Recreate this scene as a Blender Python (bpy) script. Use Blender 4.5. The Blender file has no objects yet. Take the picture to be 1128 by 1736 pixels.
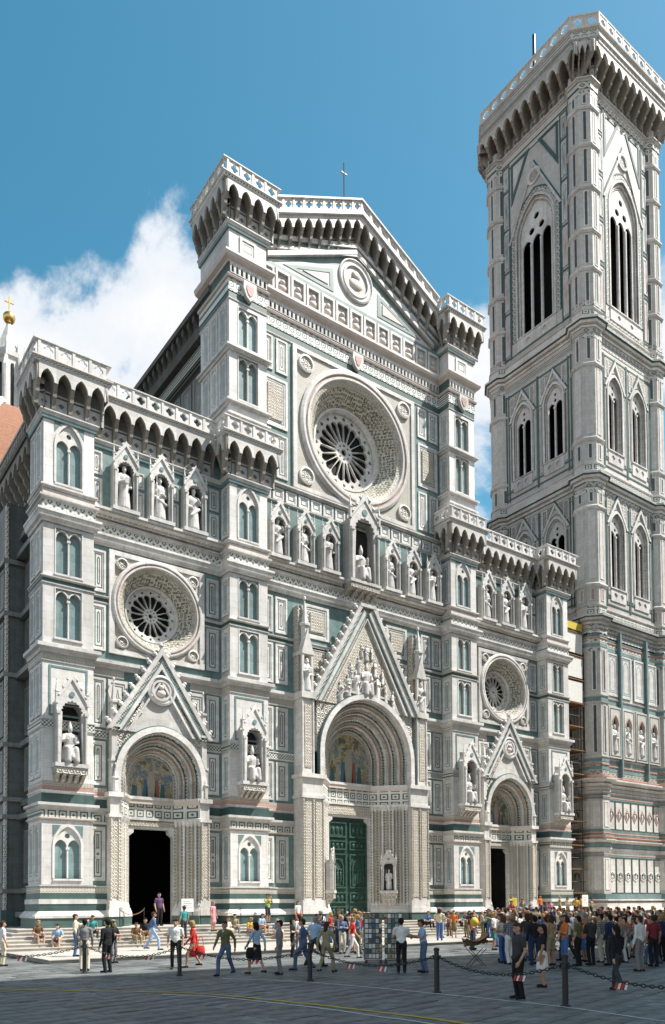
import bpy, bmesh, math, random
import numpy as np
from mathutils import Vector, Matrix, geometry
R = math.radians
scene = bpy.context.scene
col = scene.collection
rnd = random.Random(7)

# ------------------------------------------------------------------ camera, sky, sun, exposure
SUN_AZ, SUN_EL = 51.0, 56.0          # azimuth measured from the facade's normal towards the right
cam = bpy.data.cameras.new('camera'); camo = bpy.data.objects.new('camera', cam); col.objects.link(camo)
def cam_axes(yaw, pitch, roll):
    c, s = math.cos(yaw), math.sin(yaw)
    r = Vector((c, -s, 0)); f = Vector((s, c, 0)); u = Vector((0, 0, 1))
    f2 = f*math.cos(pitch) + u*math.sin(pitch); u2 = u*math.cos(pitch) - f*math.sin(pitch)
    return r*math.cos(roll) + u2*math.sin(roll), u2*math.cos(roll) - r*math.sin(roll), f2
CR, CU, CF = cam_axes(R(36.0988), R(1.8331), R(-0.3921))
CAM = Vector((-32.6934, -40.6581, 2.17))
m = Matrix.Identity(4)
for i in range(3):
    m[i][0], m[i][1], m[i][2], m[i][3] = CR[i], CU[i], -CF[i], CAM[i]
camo.matrix_world = m
cam.sensor_fit = 'VERTICAL'; cam.sensor_height = 36.0; cam.lens = 36.0*1341.66/1736.0
cam.shift_y = (1491.22 - 868.0)/1736.0; cam.shift_x = 0.0002
cam.clip_start = 0.2; cam.clip_end = 6000
scene.camera = camo

az = R(SUN_AZ); el = R(SUN_EL)
SUN_DIR = Vector((math.sin(az)*math.cos(el), -math.cos(az)*math.cos(el), math.sin(el)))   # towards the sun
sl = bpy.data.lights.new('sun', 'SUN'); sl.energy = 5.0; sl.angle = R(0.53); sl.color = (1.0, 0.957, 0.893)
so = bpy.data.objects.new('sun', sl); col.objects.link(so)
so.rotation_euler = (-SUN_DIR).to_track_quat('-Z', 'Y').to_euler(); so.location = (0, 0, 120)

world = bpy.data.worlds.new('World'); scene.world = world; world.use_nodes = True
wt = world.node_tree; wt.nodes.clear()
def wn(t, **k):
    n = wt.nodes.new(t)
    for a, v in k.items(): setattr(n, a, v)
    return n
sky = wn('ShaderNodeTexSky', sky_type='NISHITA'); sky.sun_disc = False
sky.sun_elevation = el; sky.sun_rotation = math.atan2(SUN_DIR.x, SUN_DIR.y); sky.air_density = 1.0; sky.dust_density = 1.2; sky.ozone_density = 2.2
hs = wn('ShaderNodeHueSaturation'); hs.inputs['Hue'].default_value = 0.466; hs.inputs['Saturation'].default_value = 1.28; hs.inputs['Value'].default_value = 0.80
wt.links.new(sky.outputs[0], hs.inputs['Color'])
tc = wn('ShaderNodeTexCoord'); sx = wn('ShaderNodeSeparateXYZ'); wt.links.new(tc.outputs['Generated'], sx.inputs[0])
mp = wn('ShaderNodeMapping'); mp.inputs['Location'].default_value = (6.69, -5.23, -5.20); mp.inputs['Scale'].default_value = (1.0, 1.0, 1.5)
wt.links.new(tc.outputs['Generated'], mp.inputs['Vector'])
nz = wn('ShaderNodeTexNoise'); nz.inputs['Scale'].default_value = 2.35; nz.inputs['Detail'].default_value = 9.0; nz.inputs['Roughness'].default_value = 0.60; nz.inputs['Distortion'].default_value = 0.25
wt.links.new(mp.outputs[0], nz.inputs['Vector'])
def wmath(op, a, b=None):
    n = wn('ShaderNodeMath', operation=op)
    for i, v in enumerate((a, b)):
        if v is None: continue
        if isinstance(v, (int, float)): n.inputs[i].default_value = v
        else: wt.links.new(v, n.inputs[i])
    return n.outputs[0]
# cumulus thins out with height above the horizon, all round
thr = wn('ShaderNodeMapRange'); thr.inputs['From Min'].default_value = 0.56; thr.inputs['From Max'].default_value = 0.70
thr.inputs['To Min'].default_value = 0.395; thr.inputs['To Max'].default_value = 0.70
wt.links.new(sx.outputs[2], thr.inputs['Value'])
dcl = wmath('SUBTRACT', nz.outputs[0], thr.outputs[0])
mr = wn('ShaderNodeMapRange', interpolation_type='SMOOTHSTEP'); mr.inputs['From Min'].default_value = 0.0; mr.inputs['From Max'].default_value = 0.075
wt.links.new(dcl, mr.inputs['Value'])
mixc = wn('ShaderNodeMixRGB'); wt.links.new(mr.outputs[0], mixc.inputs[0]); wt.links.new(hs.outputs[0], mixc.inputs[1])
ccol = wn('ShaderNodeMixRGB'); ccol.inputs[1].default_value = (3.4, 3.8, 4.3, 1); ccol.inputs[2].default_value = (4.6, 4.6, 4.6, 1)
sh = wn('ShaderNodeMapRange'); sh.inputs['From Min'].default_value = 0.0; sh.inputs['From Max'].default_value = 0.16; wt.links.new(dcl, sh.inputs['Value']); wt.links.new(sh.outputs[0], ccol.inputs[0]); wt.links.new(ccol.outputs[0], mixc.inputs[2])
bg = wn('ShaderNodeBackground'); bg.inputs['Strength'].default_value = 0.125
wo = wn('ShaderNodeOutputWorld'); wt.links.new(mixc.outputs[0], bg.inputs[0]); wt.links.new(bg.outputs[0], wo.inputs[0])

vs = scene.view_settings; vs.view_transform = 'Standard'; vs.look = 'None'; vs.gamma = 1.0; vs.exposure = 0.82; vs.use_curve_mapping = False

# ------------------------------------------------------------------ materials
MATS = {}
class NT:
    def __init__(s, name):
        s.m = bpy.data.materials.new(name); s.m.use_nodes = True; s.t = s.m.node_tree; s.t.nodes.clear()
        s.o = s.t.nodes.new('ShaderNodeOutputMaterial'); s.b = s.t.nodes.new('ShaderNodeBsdfPrincipled'); s.t.links.new(s.b.outputs[0], s.o.inputs[0]); MATS[name] = s.m
        s.tc = s.t.nodes.new('ShaderNodeTexCoord')
    def n(s, t, **k):
        n = s.t.nodes.new(t)
        for a, v in k.items():
            if hasattr(n, a): setattr(n, a, v)
            else: n.inputs[a.replace('_', ' ')].default_value = v
        return n
    def L(s, a, b): s.t.links.new(a, b)
    def math(s, op, a, b=0.0):
        n = s.t.nodes.new('ShaderNodeMath'); n.operation = op
        for i, v in enumerate((a, b)):
            if isinstance(v, (int, float)): n.inputs[i].default_value = v
            else: s.L(v, n.inputs[i])
        return n.outputs[0]
    def noise(s, scale, detail=4, rough=.55, vec=None):
        n = s.n('ShaderNodeTexNoise', Scale=scale, Detail=detail, Roughness=rough); s.L(vec or s.tc.outputs['Object'], n.inputs['Vector']); return n.outputs[0]
    def mix(s, f, a, b, mode='MIX'):
        n = s.t.nodes.new('ShaderNodeMixRGB'); n.blend_type = mode
        for i, v in enumerate((f, a, b)):
            if isinstance(v, (int, float)): n.inputs[i].default_value = v
            elif isinstance(v, tuple): n.inputs[i].default_value = (*v, 1)
            else: s.L(v, n.inputs[i])
        return n.outputs[0]
    def rng(s, v, a, b, c=0., d=1.):
        n = s.n('ShaderNodeMapRange', From_Min=a, From_Max=b, To_Min=c, To_Max=d); s.L(v, n.inputs['Value']); return n.outputs[0]
    def bump(s, h, strength=.3, dist=.02):
        n = s.n('ShaderNodeBump', Strength=strength, Distance=dist); s.L(h, n.inputs['Height']); s.L(n.outputs[0], s.b.inputs['Normal'])
    def fin(s, colr, rough=.55, spec=.35, metal=0.):
        if isinstance(colr, tuple): s.b.inputs['Base Color'].default_value = (*colr, 1)
        else: s.L(colr, s.b.inputs['Base Color'])
        if isinstance(rough, (int, float)): s.b.inputs['Roughness'].default_value = rough
        else: s.L(rough, s.b.inputs['Roughness'])
        s.b.inputs['Specular IOR Level'].default_value = spec; s.b.inputs['Metallic'].default_value = metal
        return s.m
def stained(s, base, dark, big=.22, fine=3.0, amt=.35):
    g = s.tc.outputs['Object']
    v = s.n('ShaderNodeMapping', Scale=(1, 1, .3)); s.L(g, v.inputs['Vector'])
    a = s.rng(s.noise(big*2.2, 6, .65, v.outputs[0]), .42, .72)
    c = s.mix(s.math('MULTIPLY', a, amt), base, dark)
    b = s.rng(s.noise(fine, 8, .7), .45, .75)
    c = s.mix(s.math('MULTIPLY', b, amt*.8), c, dark)
    v2 = s.n('ShaderNodeMapping', Scale=(2.6, 2.6, .10)); s.L(g, v2.inputs['Vector'])
    st_ = s.rng(s.noise(1.0, 5, .7, v2.outputs[0]), .52, .74); c = s.mix(s.math('MULTIPLY', st_, amt*.85), c, dark)
    # courses of blocks: hairline joints, each block a shade of its own
    sp = s.n('ShaderNodeSeparateXYZ'); s.L(g, sp.inputs[0]); cb = s.n('ShaderNodeCombineXYZ'); s.L(s.math('ADD', sp.outputs[0], sp.outputs[1]), cb.inputs[0]); s.L(sp.outputs[2], cb.inputs[1])
    br = s.n('ShaderNodeTexBrick', Scale=1.0, Mortar_Size=.007, Brick_Width=.95, Row_Height=.42); br.inputs['Color1'].default_value = (1, 1, 1, 1); br.inputs['Color2'].default_value = (.87, .84, .80, 1); br.inputs['Mortar'].default_value = (.55, .54, .52, 1); s.L(cb.outputs[0], br.inputs['Vector'])
    c = s.mix(.75, c, br.outputs[0], 'MULTIPLY')
    oi = s.n('ShaderNodeObjectInfo')
    k = s.rng(oi.outputs['Random'], 0, 1, .80, 1.08)
    h = s.n('ShaderNodeHueSaturation'); s.L(c, h.inputs['Color']); s.L(k, h.inputs['Value'])
    return h.outputs[0]
def marble(name, base, dark, amt=.35, rough=.5, bump=.15, bscale=14, fine=3.0):
    s = NT(name); c = stained(s, base, dark, amt=amt, fine=fine)
    s.bump(s.noise(bscale, 6), bump, .01); return s.fin(c, rough)
marble('marble_white', (.77, .76, .735), (.34, .335, .32), .70)
marble('strip_dark', (.095, .105, .09), (.04, .045, .04), .6)
marble('marble_clean', (.80, .79, .765), (.42, .415, .40), .60)
marble('marble_grey', (.50, .50, .48), (.30, .30, .29), .5)
marble('marble_green', (.085, .145, .135), (.035, .065, .06), .7, .42)
marble('marble_teal', (.23, .335, .335), (.10, .165, .165), .85, .4)
marble('marble_mint', (.20, .30, .295), (.08, .14, .135), .8, .42)
marble('marble_pink', (.55, .34, .28), (.40, .24, .20), .5)
marble('marble_rosy', (.68, .61, .56), (.48, .40, .35), .4)
marble('marble_tower', (.69, .67, .625), (.36, .35, .33), .62)
marble('niche_back', (.05, .05, .045), (.02, .02, .02), .5, .8)  # near-black niche backs, standing in for the shade of a deeper recess
marble('corbel_stone', (.42, .385, .33), (.13, .12, .10), .75, .7)
marble('flank_dark', (.15, .17, .165), (.055, .065, .06), .7)  # the flank's shade is put into this colour along with its grime
marble('flank_light', (.27, .275, .26), (.10, .10, .095), .7)  # trim of the flank, darkened for shade and grime alike
marble('stone_dark', (.17, .165, .15), (.06, .06, .055), .8, .8)
marble('stone_step', (.50, .475, .43), (.30, .285, .26), .55, .7)
marble('stone_platform', (.40, .385, .355), (.26, .25, .235), .6, .75)
marble('plaster', (.45, .38, .28), (.30, .25, .19), .5, .9)
marble('wood', (.30, .18, .08), (.15, .09, .04), .6, .8)
def carved(name, base, dark, scale, dist, amt=.75):
    """carved foliage: rows of rosettes with leaf lobes between them"""
    s = NT(name); c = stained(s, base, tuple(v*.6 for v in base), amt=.5); sp = s.n('ShaderNodeSeparateXYZ'); s.L(s.tc.outputs['Object'], sp.inputs[0]); p = 1.0/scale
    wob = s.math('MULTIPLY', s.math('SUBTRACT', s.noise(scale*1.3, 2), .5), .5)
    u = s.math('ADD', s.math('MULTIPLY', s.math('ADD', sp.outputs[0], sp.outputs[1]), scale), wob); v = s.math('ADD', s.math('MULTIPLY', sp.outputs[2], scale), wob)
    fx = s.math('ABSOLUTE', s.math('SUBTRACT', s.math('FRACT', u), .5)); fz = s.math('ABSOLUTE', s.math('SUBTRACT', s.math('FRACT', v), .5))
    d = s.math('SQRT', s.math('ADD', s.math('MULTIPLY', fx, fx), s.math('MULTIPLY', fz, fz)))
    pet = s.math('MULTIPLY', s.math('MULTIPLY', fx, fz), 2.2)
    h = s.math('SUBTRACT', s.math('COSINE', s.math('MULTIPLY', d, 13.0)), pet)
    cut = s.rng(h, -.15, -.75, 0, 1)
    c = s.mix(s.math('MULTIPLY', cut, amt), c, dark); s.bump(h, .8, dist); return s.fin(c, .6)
carved('carved_white', (.70, .665, .60), (.30, .28, .24), 3.4, .04)
carved('carved_fine', (.69, .645, .56), (.30, .27, .21), 5.2, .03)
carved('carved_tower', (.60, .575, .52), (.24, .235, .21), 3.6, .04)
def inlay(name, ground, fig, sxv, szv, kind='diamond', amt=1.0, ax='X'):
    s = NT(name); sp = s.n('ShaderNodeSeparateXYZ'); s.L(s.tc.outputs['Object'], sp.inputs[0])
    X = s.math('ADD', sp.outputs[0], sp.outputs[1]) if ax == 'XY' else sp.outputs[0]
    fx = s.math('ABSOLUTE', s.math('SUBTRACT', s.math('FRACT', s.math('DIVIDE', X, sxv)), .5))
    fz = s.math('ABSOLUTE', s.math('SUBTRACT', s.math('FRACT', s.math('DIVIDE', sp.outputs[2], szv)), .5))
    if kind == 'diamond':
        d = s.math('ADD', fx, fz)
        f1 = s.math('LESS_THAN', d, .36); f2 = s.math('GREATER_THAN', d, .16)
        f = s.math('MULTIPLY', f1, f2)
        f = s.math('ADD', f, s.math('GREATER_THAN', d, .80))
    elif kind == 'square':
        d = s.math('MAXIMUM', fx, fz); f = s.math('MULTIPLY', s.math('LESS_THAN', d, .38), s.math('GREATER_THAN', d, .26))
        f = s.math('ADD', f, s.math('LESS_THAN', s.math('ADD', fx, fz), .15))
    elif kind == 'check':
        f = s.math('ABSOLUTE', s.math('SUBTRACT', s.math('LESS_THAN', fx, .25), s.math('LESS_THAN', fz, .25)))
    else:
        d = s.math('SQRT', s.math('ADD', s.math('MULTIPLY', fx, fx), s.math('MULTIPLY', fz, fz)))
        f = s.math('MULTIPLY', s.math('LESS_THAN', d, .42), s.math('GREATER_THAN', d, .27)); f = s.math('ADD', f, s.math('LESS_THAN', d, .12))
    a = stained(s, ground, tuple(v*.6 for v in ground), amt=.4)
    c = s.mix(s.math('MULTIPLY', f, amt), a, fig)
    s.bump(f, .4, .015); return s.fin(c, .5)
W0, G0 = (.74, .72, .67), (.055, .11, .10)
inlay('inlay_diamond', W0, G0, .42, .42)
inlay('inlay_square', W0, G0, .55, .55, 'square')
inlay('inlay_check', W0, G0, .20, .20, 'check')
inlay('inlay_circle', W0, (.10, .16, .15), .5, .5, 'circle')
inlay('inlay_mint', (.50, .54, .52), (.14, .22, .215), .17, .17, 'diamond', .8)
inlay('inlay_fine', (.66, .62, .55), (.15, .17, .14), .16, .16, 'diamond', .8)
s = NT('inlay_funnel'); a_ = stained(s, (.60, .56, .48), (.36, .33, .28), amt=.4)
v = s.n('ShaderNodeTexVoronoi', Scale=5.5, Randomness=.35); s.L(s.tc.outputs['Object'], v.inputs['Vector'])
f = s.math('LESS_THAN', s.math('ABSOLUTE', s.math('SUBTRACT', v.outputs['Distance'], .36)), .13); s.fin(s.mix(s.math('MULTIPLY', f, .9), a_, (.06, .085, .07)), .5)
inlay('inlay_tower', (.62, .59, .53), (.08, .13, .12), .55, .55)
def plain(name, c, rough=.6, spec=.3, metal=0., noise=.3, scale=6):
    s = NT(name); cc = s.mix(s.math('MULTIPLY', s.rng(s.noise(scale, 5), .35, .7), noise), c, tuple(v*.45 for v in c)); return s.fin(cc, rough, spec, metal)
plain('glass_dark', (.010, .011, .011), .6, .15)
plain('void_dark', (.012, .011, .010), .9, .1)  # near-black surfaces that stand in for unlit interiors
plain('iron', (.018, .018, .018), .45, .5)
plain('gold', (.80, .52, .16), .3, .5, 1.0)
plain('roof_tile', (.29, .145, .09), .85, .2, 0, .6, 2.5)
plain('roof_dark', (.07, .065, .055), .9)
plain('tarp', (.72, .71, .66), .8)
plain('tarp_yellow', (.62, .48, .06), .8)
plain('paint_white', (.72, .72, .70), .7, .3, 0, .6, 5)
plain('paint_yellow', (.58, .38, .03), .7, .3, 0, .6, 5)
plain('card_white', (.80, .80, .76), .6)
plain('red_paint', (.55, .05, .03), .5)
s = NT('bronze'); c = s.mix(s.rng(s.noise(5, 5), .35, .7), (.028, .060, .050), (.055, .13, .105)); s.bump(s.noise(16, 4), .5, .02); s.fin(c, .5, .5, .35)
s = NT('mosaic'); v = s.n('ShaderNodeTexVoronoi', Scale=26.0); s.L(s.tc.outputs['Object'], v.inputs['Vector'])
rp = s.n('ShaderNodeValToRGB'); cr = rp.color_ramp
cols = [(.05, .12, .22), (.16, .13, .08), (.42, .36, .24), (.10, .20, .26), (.34, .25, .12), (.20, .22, .22)]
cr.elements[0].color = (*cols[0], 1); cr.elements[1].color = (*cols[-1], 1)
for i, q in enumerate(cols[1:-1]):
    e = cr.elements.new((i+1)/5.0); e.color = (*q, 1)
cr.interpolation = 'CONSTANT'
hh = s.noise(1.6, 2); s.L(s.math('ADD', s.math('MULTIPLY', s.rng(hh, .3, .7), .7), s.math('MULTIPLY', v.outputs['Color'], .3)), rp.inputs[0])
s.fin(s.mix(.35, rp.outputs[0], v.outputs['Color'], 'OVERLAY'), .4)
for nm, c in dict(mos_blue=(.07, .15, .22), mos_red=(.26, .11, .08), mos_cream=(.38, .34, .27), mos_gold=(.34, .26, .13), mos_teal=(.06, .13, .14)).items():
    plain(nm, c, .4, .4, 0, .5, 18)
# paving: worn grey stone, every slab its own tone
s = NT('paving'); c = stained(s, (.20, .22, .222), (.095, .104, .108), amt=.75, fine=2.2)
oi = s.n('ShaderNodeObjectInfo'); gm = s.n('ShaderNodeNewGeometry')
k = s.rng(gm.outputs['Random Per Island'], 0, 1, .66, 1.34); hh = s.n('ShaderNodeHueSaturation'); s.L(c, hh.inputs['Color']); s.L(k, hh.inputs['Value'])
s.bump(s.noise(7, 7), .35, .02); s.fin(hh.outputs[0], s.rng(s.noise(3, 4), .3, .7, .42, .75), .4)
plain('paving_joint', (.055, .057, .055), .95, .1, 0, .4, 3)
# ------------------------------------------------------------------ mesh helpers
class MB:
    """collects faces, each with a material; build() makes ONE mesh"""
    def __init__(s): s.v = []; s.f = []; s.m = []; s.mats = []
    def mi(s, mat):
        if mat not in s.mats: s.mats.append(mat)
        return s.mats.index(mat)
    def face(s, pts, mat):
        b = len(s.v); s.v += [tuple(p) for p in pts]; s.f.append(tuple(range(b, b+len(pts)))); s.m.append(s.mi(mat))
    def grid(s, rows, mat, closed=False):
        """rows: lists of points of equal length, skinned with quads"""
        b = len(s.v); n = len(rows[0]); k = s.mi(mat)
        for r in rows: s.v += [tuple(p) for p in r]
        for i in range(len(rows)-1):
            for j in range(n if closed else n-1):
                q = (j+1) % n
                s.f.append((b+i*n+j, b+i*n+q, b+(i+1)*n+q, b+(i+1)*n+j)); s.m.append(k)
    def box(s, x0, x1, y0, y1, z0, z1, mat):
        b = len(s.v); s.v += [(x, y, z) for z in (z0, z1) for y in (y0, y1) for x in (x0, x1)]; k = s.mi(mat)
        for q in ((0, 2, 3, 1), (4, 5, 7, 6), (0, 1, 5, 4), (1, 3, 7, 5), (3, 2, 6, 7), (2, 0, 4, 6)):
            s.f.append(tuple(b+i for i in q)); s.m.append(k)
    def plate(s, outer, holes, y0, y1, mat, side=None, back=False):
        """outline in (x, z) with holes, front at y0, back at y1 (y0 < y1: the front looks at -Y)"""
        side = side or mat; k = s.mi(mat)
        loops = [outer]+list(holes)
        tris = geometry.tessellate_polygon([[Vector((p[0], p[1], 0)) for p in l] for l in loops])
        flat = [p for l in loops for p in l]; b = len(s.v)
        s.v += [(p[0], y0, p[1]) for p in flat]
        for t in tris:
            a = [flat[i] for i in t]
            ar = (a[1][0]-a[0][0])*(a[2][1]-a[0][1])-(a[2][0]-a[0][0])*(a[1][1]-a[0][1])
            t = t if ar > 0 else t[::-1]
            s.f.append(tuple(b+i for i in t)); s.m.append(k)
        ks = s.mi(side)
        for li, l in enumerate(loops):
            ar = sum(l[i][0]*l[(i+1) % len(l)][1]-l[(i+1) % len(l)][0]*l[i][1] for i in range(len(l)))
            q = l if (ar > 0) == (li == 0) else l[::-1]
            b = len(s.v); n = len(q)
            s.v += [(p[0], y0, p[1]) for p in q]+[(p[0], y1, p[1]) for p in q]
            for i in range(n):
                j = (i+1) % n; s.f.append((b+i, b+n+i, b+n+j, b+j)); s.m.append(ks)
        if back: s.plate2(outer, holes, y1, mat)
    def plate2(s, outer, holes, y, mat):
        n0 = len(s.f); s.plate(outer, holes, y, y+.001, mat); s.f[n0:] = [f[::-1] for f in s.f[n0:]]
    def band(s, inner, outer, y0, y1, mat):
        """arch moulding between two open curves of equal length in (x, z)"""
        s.grid([[(p[0], y1, p[1]) for p in outer], [(p[0], y0, p[1]) for p in outer], [(p[0], y0, p[1]) for p in inner], [(p[0], y1, p[1]) for p in inner]], mat)
    def lathe_y(s, prof, n, mat, cx=0, cz=0, y=0):
        rows = [[(cx+r*math.cos(2*math.pi*i/n), y+d, cz+r*math.sin(2*math.pi*i/n)) for i in range(n)] for r, d in prof]
        s.grid(rows, mat, True)
    def lathe_z(s, prof, n, mat, cx=0, cy=0, a0=0.0):
        rows = [[(cx+r*math.cos(a0+2*math.pi*i/n), cy+r*math.sin(a0+2*math.pi*i/n), z) for i in range(n)] for r, z in prof]
        s.grid(rows, mat, True)
    def tube(s, pts, r, mat, n=6):
        rows = []
        for i, p in enumerate(pts):
            p = Vector(p); d = (Vector(pts[min(i+1, len(pts)-1)])-Vector(pts[max(i-1, 0)])).normalized()
            a = d.cross(Vector((0, 0, 1))); a = a.normalized() if a.length > 1e-3 else Vector((1, 0, 0)); b2 = d.cross(a)
            rr = r[i] if isinstance(r, (list, tuple)) else r
            rows.append([p+(a*math.cos(2*math.pi*k/n)+b2*math.sin(2*math.pi*k/n))*rr for k in range(n)])
        s.grid(rows, mat, True); s.face(rows[0][::-1], mat); s.face(rows[-1], mat)
    def ball(s, c, r, mat, nu=8, nv=6, sc=(1, 1, 1)):
        rows = [[(c[0]+sc[0]*r*math.sin(math.pi*j/nv)*math.cos(2*math.pi*i/nu), c[1]+sc[1]*r*math.sin(math.pi*j/nv)*math.sin(2*math.pi*i/nu), c[2]-sc[2]*r*math.cos(math.pi*j/nv)) for i in range(nu)] for j in range(nv+1)]
        s.grid(rows, mat, True)
    def prism_x(s, poly, x0, x1, mat):
        """poly in (y, z) extruded along x"""
        n = len(poly); a = [(x0, p[0], p[1]) for p in poly]; c = [(x1, p[0], p[1]) for p in poly]
        s.grid([a, c], mat, True); s.face(a[::-1], mat); s.face(c, mat)
    def prism_z(s, poly, z0, z1, mat, caps=True):
        a = [(p[0], p[1], z0) for p in poly]; c = [(p[0], p[1], z1) for p in poly]
        s.grid([a, c], mat, True)
        if caps: s.face(a[::-1], mat); s.face(c, mat)
    def sweep(s, path, prof, mat, closed=False, mats=None):
        """profile (out, z) carried along a plan path; outwards is to the right of the path's direction; mats: one per profile strip"""
        n = len(path); offs = []
        for i in range(n):
            p = Vector(path[i])
            d0 = (p-Vector(path[i-1])).normalized() if (i > 0 or closed) else None
            d1 = (Vector(path[(i+1) % n])-p).normalized() if (i < n-1 or closed) else None
            d0 = d0 or d1; d1 = d1 or d0
            n0 = Vector((d0.y, -d0.x)); n1 = Vector((d1.y, -d1.x)); b = n0+n1
            b = n0 if b.length < 1e-6 else b/(b.length_squared/2)
            offs.append((p, b))
        rows = [[(p.x+b.x*o, p.y+b.y*o, z) for p, b in offs] for o, z in prof]
        for i in range(len(rows)-1): s.grid(rows[i:i+2], mats[i] if mats else mat, closed)
        if not closed:
            for e in (0, -1):
                q = [r[e] for r in rows]; s.face(q if e == 0 else q[::-1], mat)
    def shear(s, k):
        s.v = [(x, y, z+k*x) for x, y, z in s.v]; return s
    def mesh(s, name, smooth=False):
        me = bpy.data.meshes.new(name); me.from_pydata(s.v, [], s.f); me.update()
        for q in s.mats: me.materials.append(MATS[q])
        me.polygons.foreach_set('material_index', s.m)
        if smooth: me.polygons.foreach_set('use_smooth', [True]*len(s.f))
        return me
    def build(s, name, parent=None, loc=(0, 0, 0), rz=0.0, smooth=False):
        return ob(name, s.mesh(name, smooth), parent, loc, rz)
def ob(name, me, parent=None, loc=(0, 0, 0), rz=0.0, scale=None):
    o = bpy.data.objects.new(name, me); col.objects.link(o); o.location = loc; o.rotation_euler = (0, 0, rz)
    if scale: o.scale = scale
    if parent:
        o.parent = parent
        if parent.parent: o.matrix_parent_inverse = (pm(parent)).inverted()
        else: o.matrix_parent_inverse = pm(parent).inverted()
    return o
def pm(o):
    """world matrix of a not yet evaluated object"""
    b = Matrix.LocRotScale(o.location, o.rotation_euler, o.scale)
    return (pm(o.parent) @ o.matrix_parent_inverse @ b) if o.parent else b
def tag(o, label=None, cat=None, group=None, kind=None):
    if label: o['label'] = label
    if cat: o['category'] = cat
    if group: o['group'] = group
    if kind: o['kind'] = kind
    return o
def thing(name, label, cat, loc=(0, 0, 0), rz=0.0, group=None):
    o = ob(name, None, None, loc, rz); o.empty_display_size = .2; return tag(o, label, cat, group)
def arch(a, rise, zs, n=10, cx=0.0):
    """pointed arch, left springing to right springing, 2n+1 points"""
    rise = max(rise, a*1.0001); r = (rise*rise+a*a)/(2*a); t1 = math.atan2(rise, r-a)
    L = []
    for i in range(n+1):
        t = t1*i/n; L.append((cx+(r-a)-r*math.cos(t), zs+r*math.sin(t)))
    return L+[(2*cx-x, z) for x, z in L[-2::-1]]
def lancet(a, z0, zs, rise, n=6, cx=0.0):
    return [(cx+a, z0)]+[(cx-a, z0)]+arch(a, rise, zs, n, cx)
def lancet_ccw(*k, **kw): return lancet(*k, **kw)[::-1]
def foiled(a, z0, zs, rise, lobes=9, depth=.09, cx=0.0):
    """arched opening with a scalloped head"""
    base = arch(a, rise, zs, lobes*2, cx); c = (cx, zs+rise*.25); out = []
    for i, (x, z) in enumerate(base):
        t = i/(len(base)-1)*lobes; k = 1-depth*(1-abs(math.sin(math.pi*t)))*2
        out.append((c[0]+(x-c[0])*k, c[1]+(z-c[1])*k))
    return [(cx+a*.98, z0), (cx-a*.98, z0)]+out
def circ(r, n, cx=0, cz=0, a0=0.): return [(cx+r*math.cos(a0+2*math.pi*i/n), cz+r*math.sin(a0+2*math.pi*i/n)) for i in range(n)]
def rect(x0, x1, z0, z1): return [(x0, z0), (x1, z0), (x1, z1), (x0, z1)]
def quatrefoil(r, n=6, cx=0, cz=0):
    out = []
    for k in range(4):
        a = math.pi/2*k; c = (cx+r*.5*math.cos(a), cz+r*.5*math.sin(a))
        for i in range(n): t = a-math.pi/2*1.05+math.pi*1.05*i/(n-1); out.append((c[0]+r*.5*math.cos(t), c[1]+r*.5*math.sin(t)))
    return out
class Frame:
    """a wall seen from outside: u to the right, d towards the viewer, z up"""
    def __init__(s, ox, oy, rz): s.o = Vector((ox, oy, 0)); s.rz = rz; s.u = Vector((math.cos(rz), math.sin(rz), 0)); s.d = Vector((math.sin(rz), -math.cos(rz), 0))
    def at(s, u, d, z): return s.o+s.u*u+s.d*d+Vector((0, 0, z))
FW = Frame(0, 0, 0)
CACHE = {}
def cached(key, fn):
    if key not in CACHE: CACHE[key] = fn()
    return CACHE[key]
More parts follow.
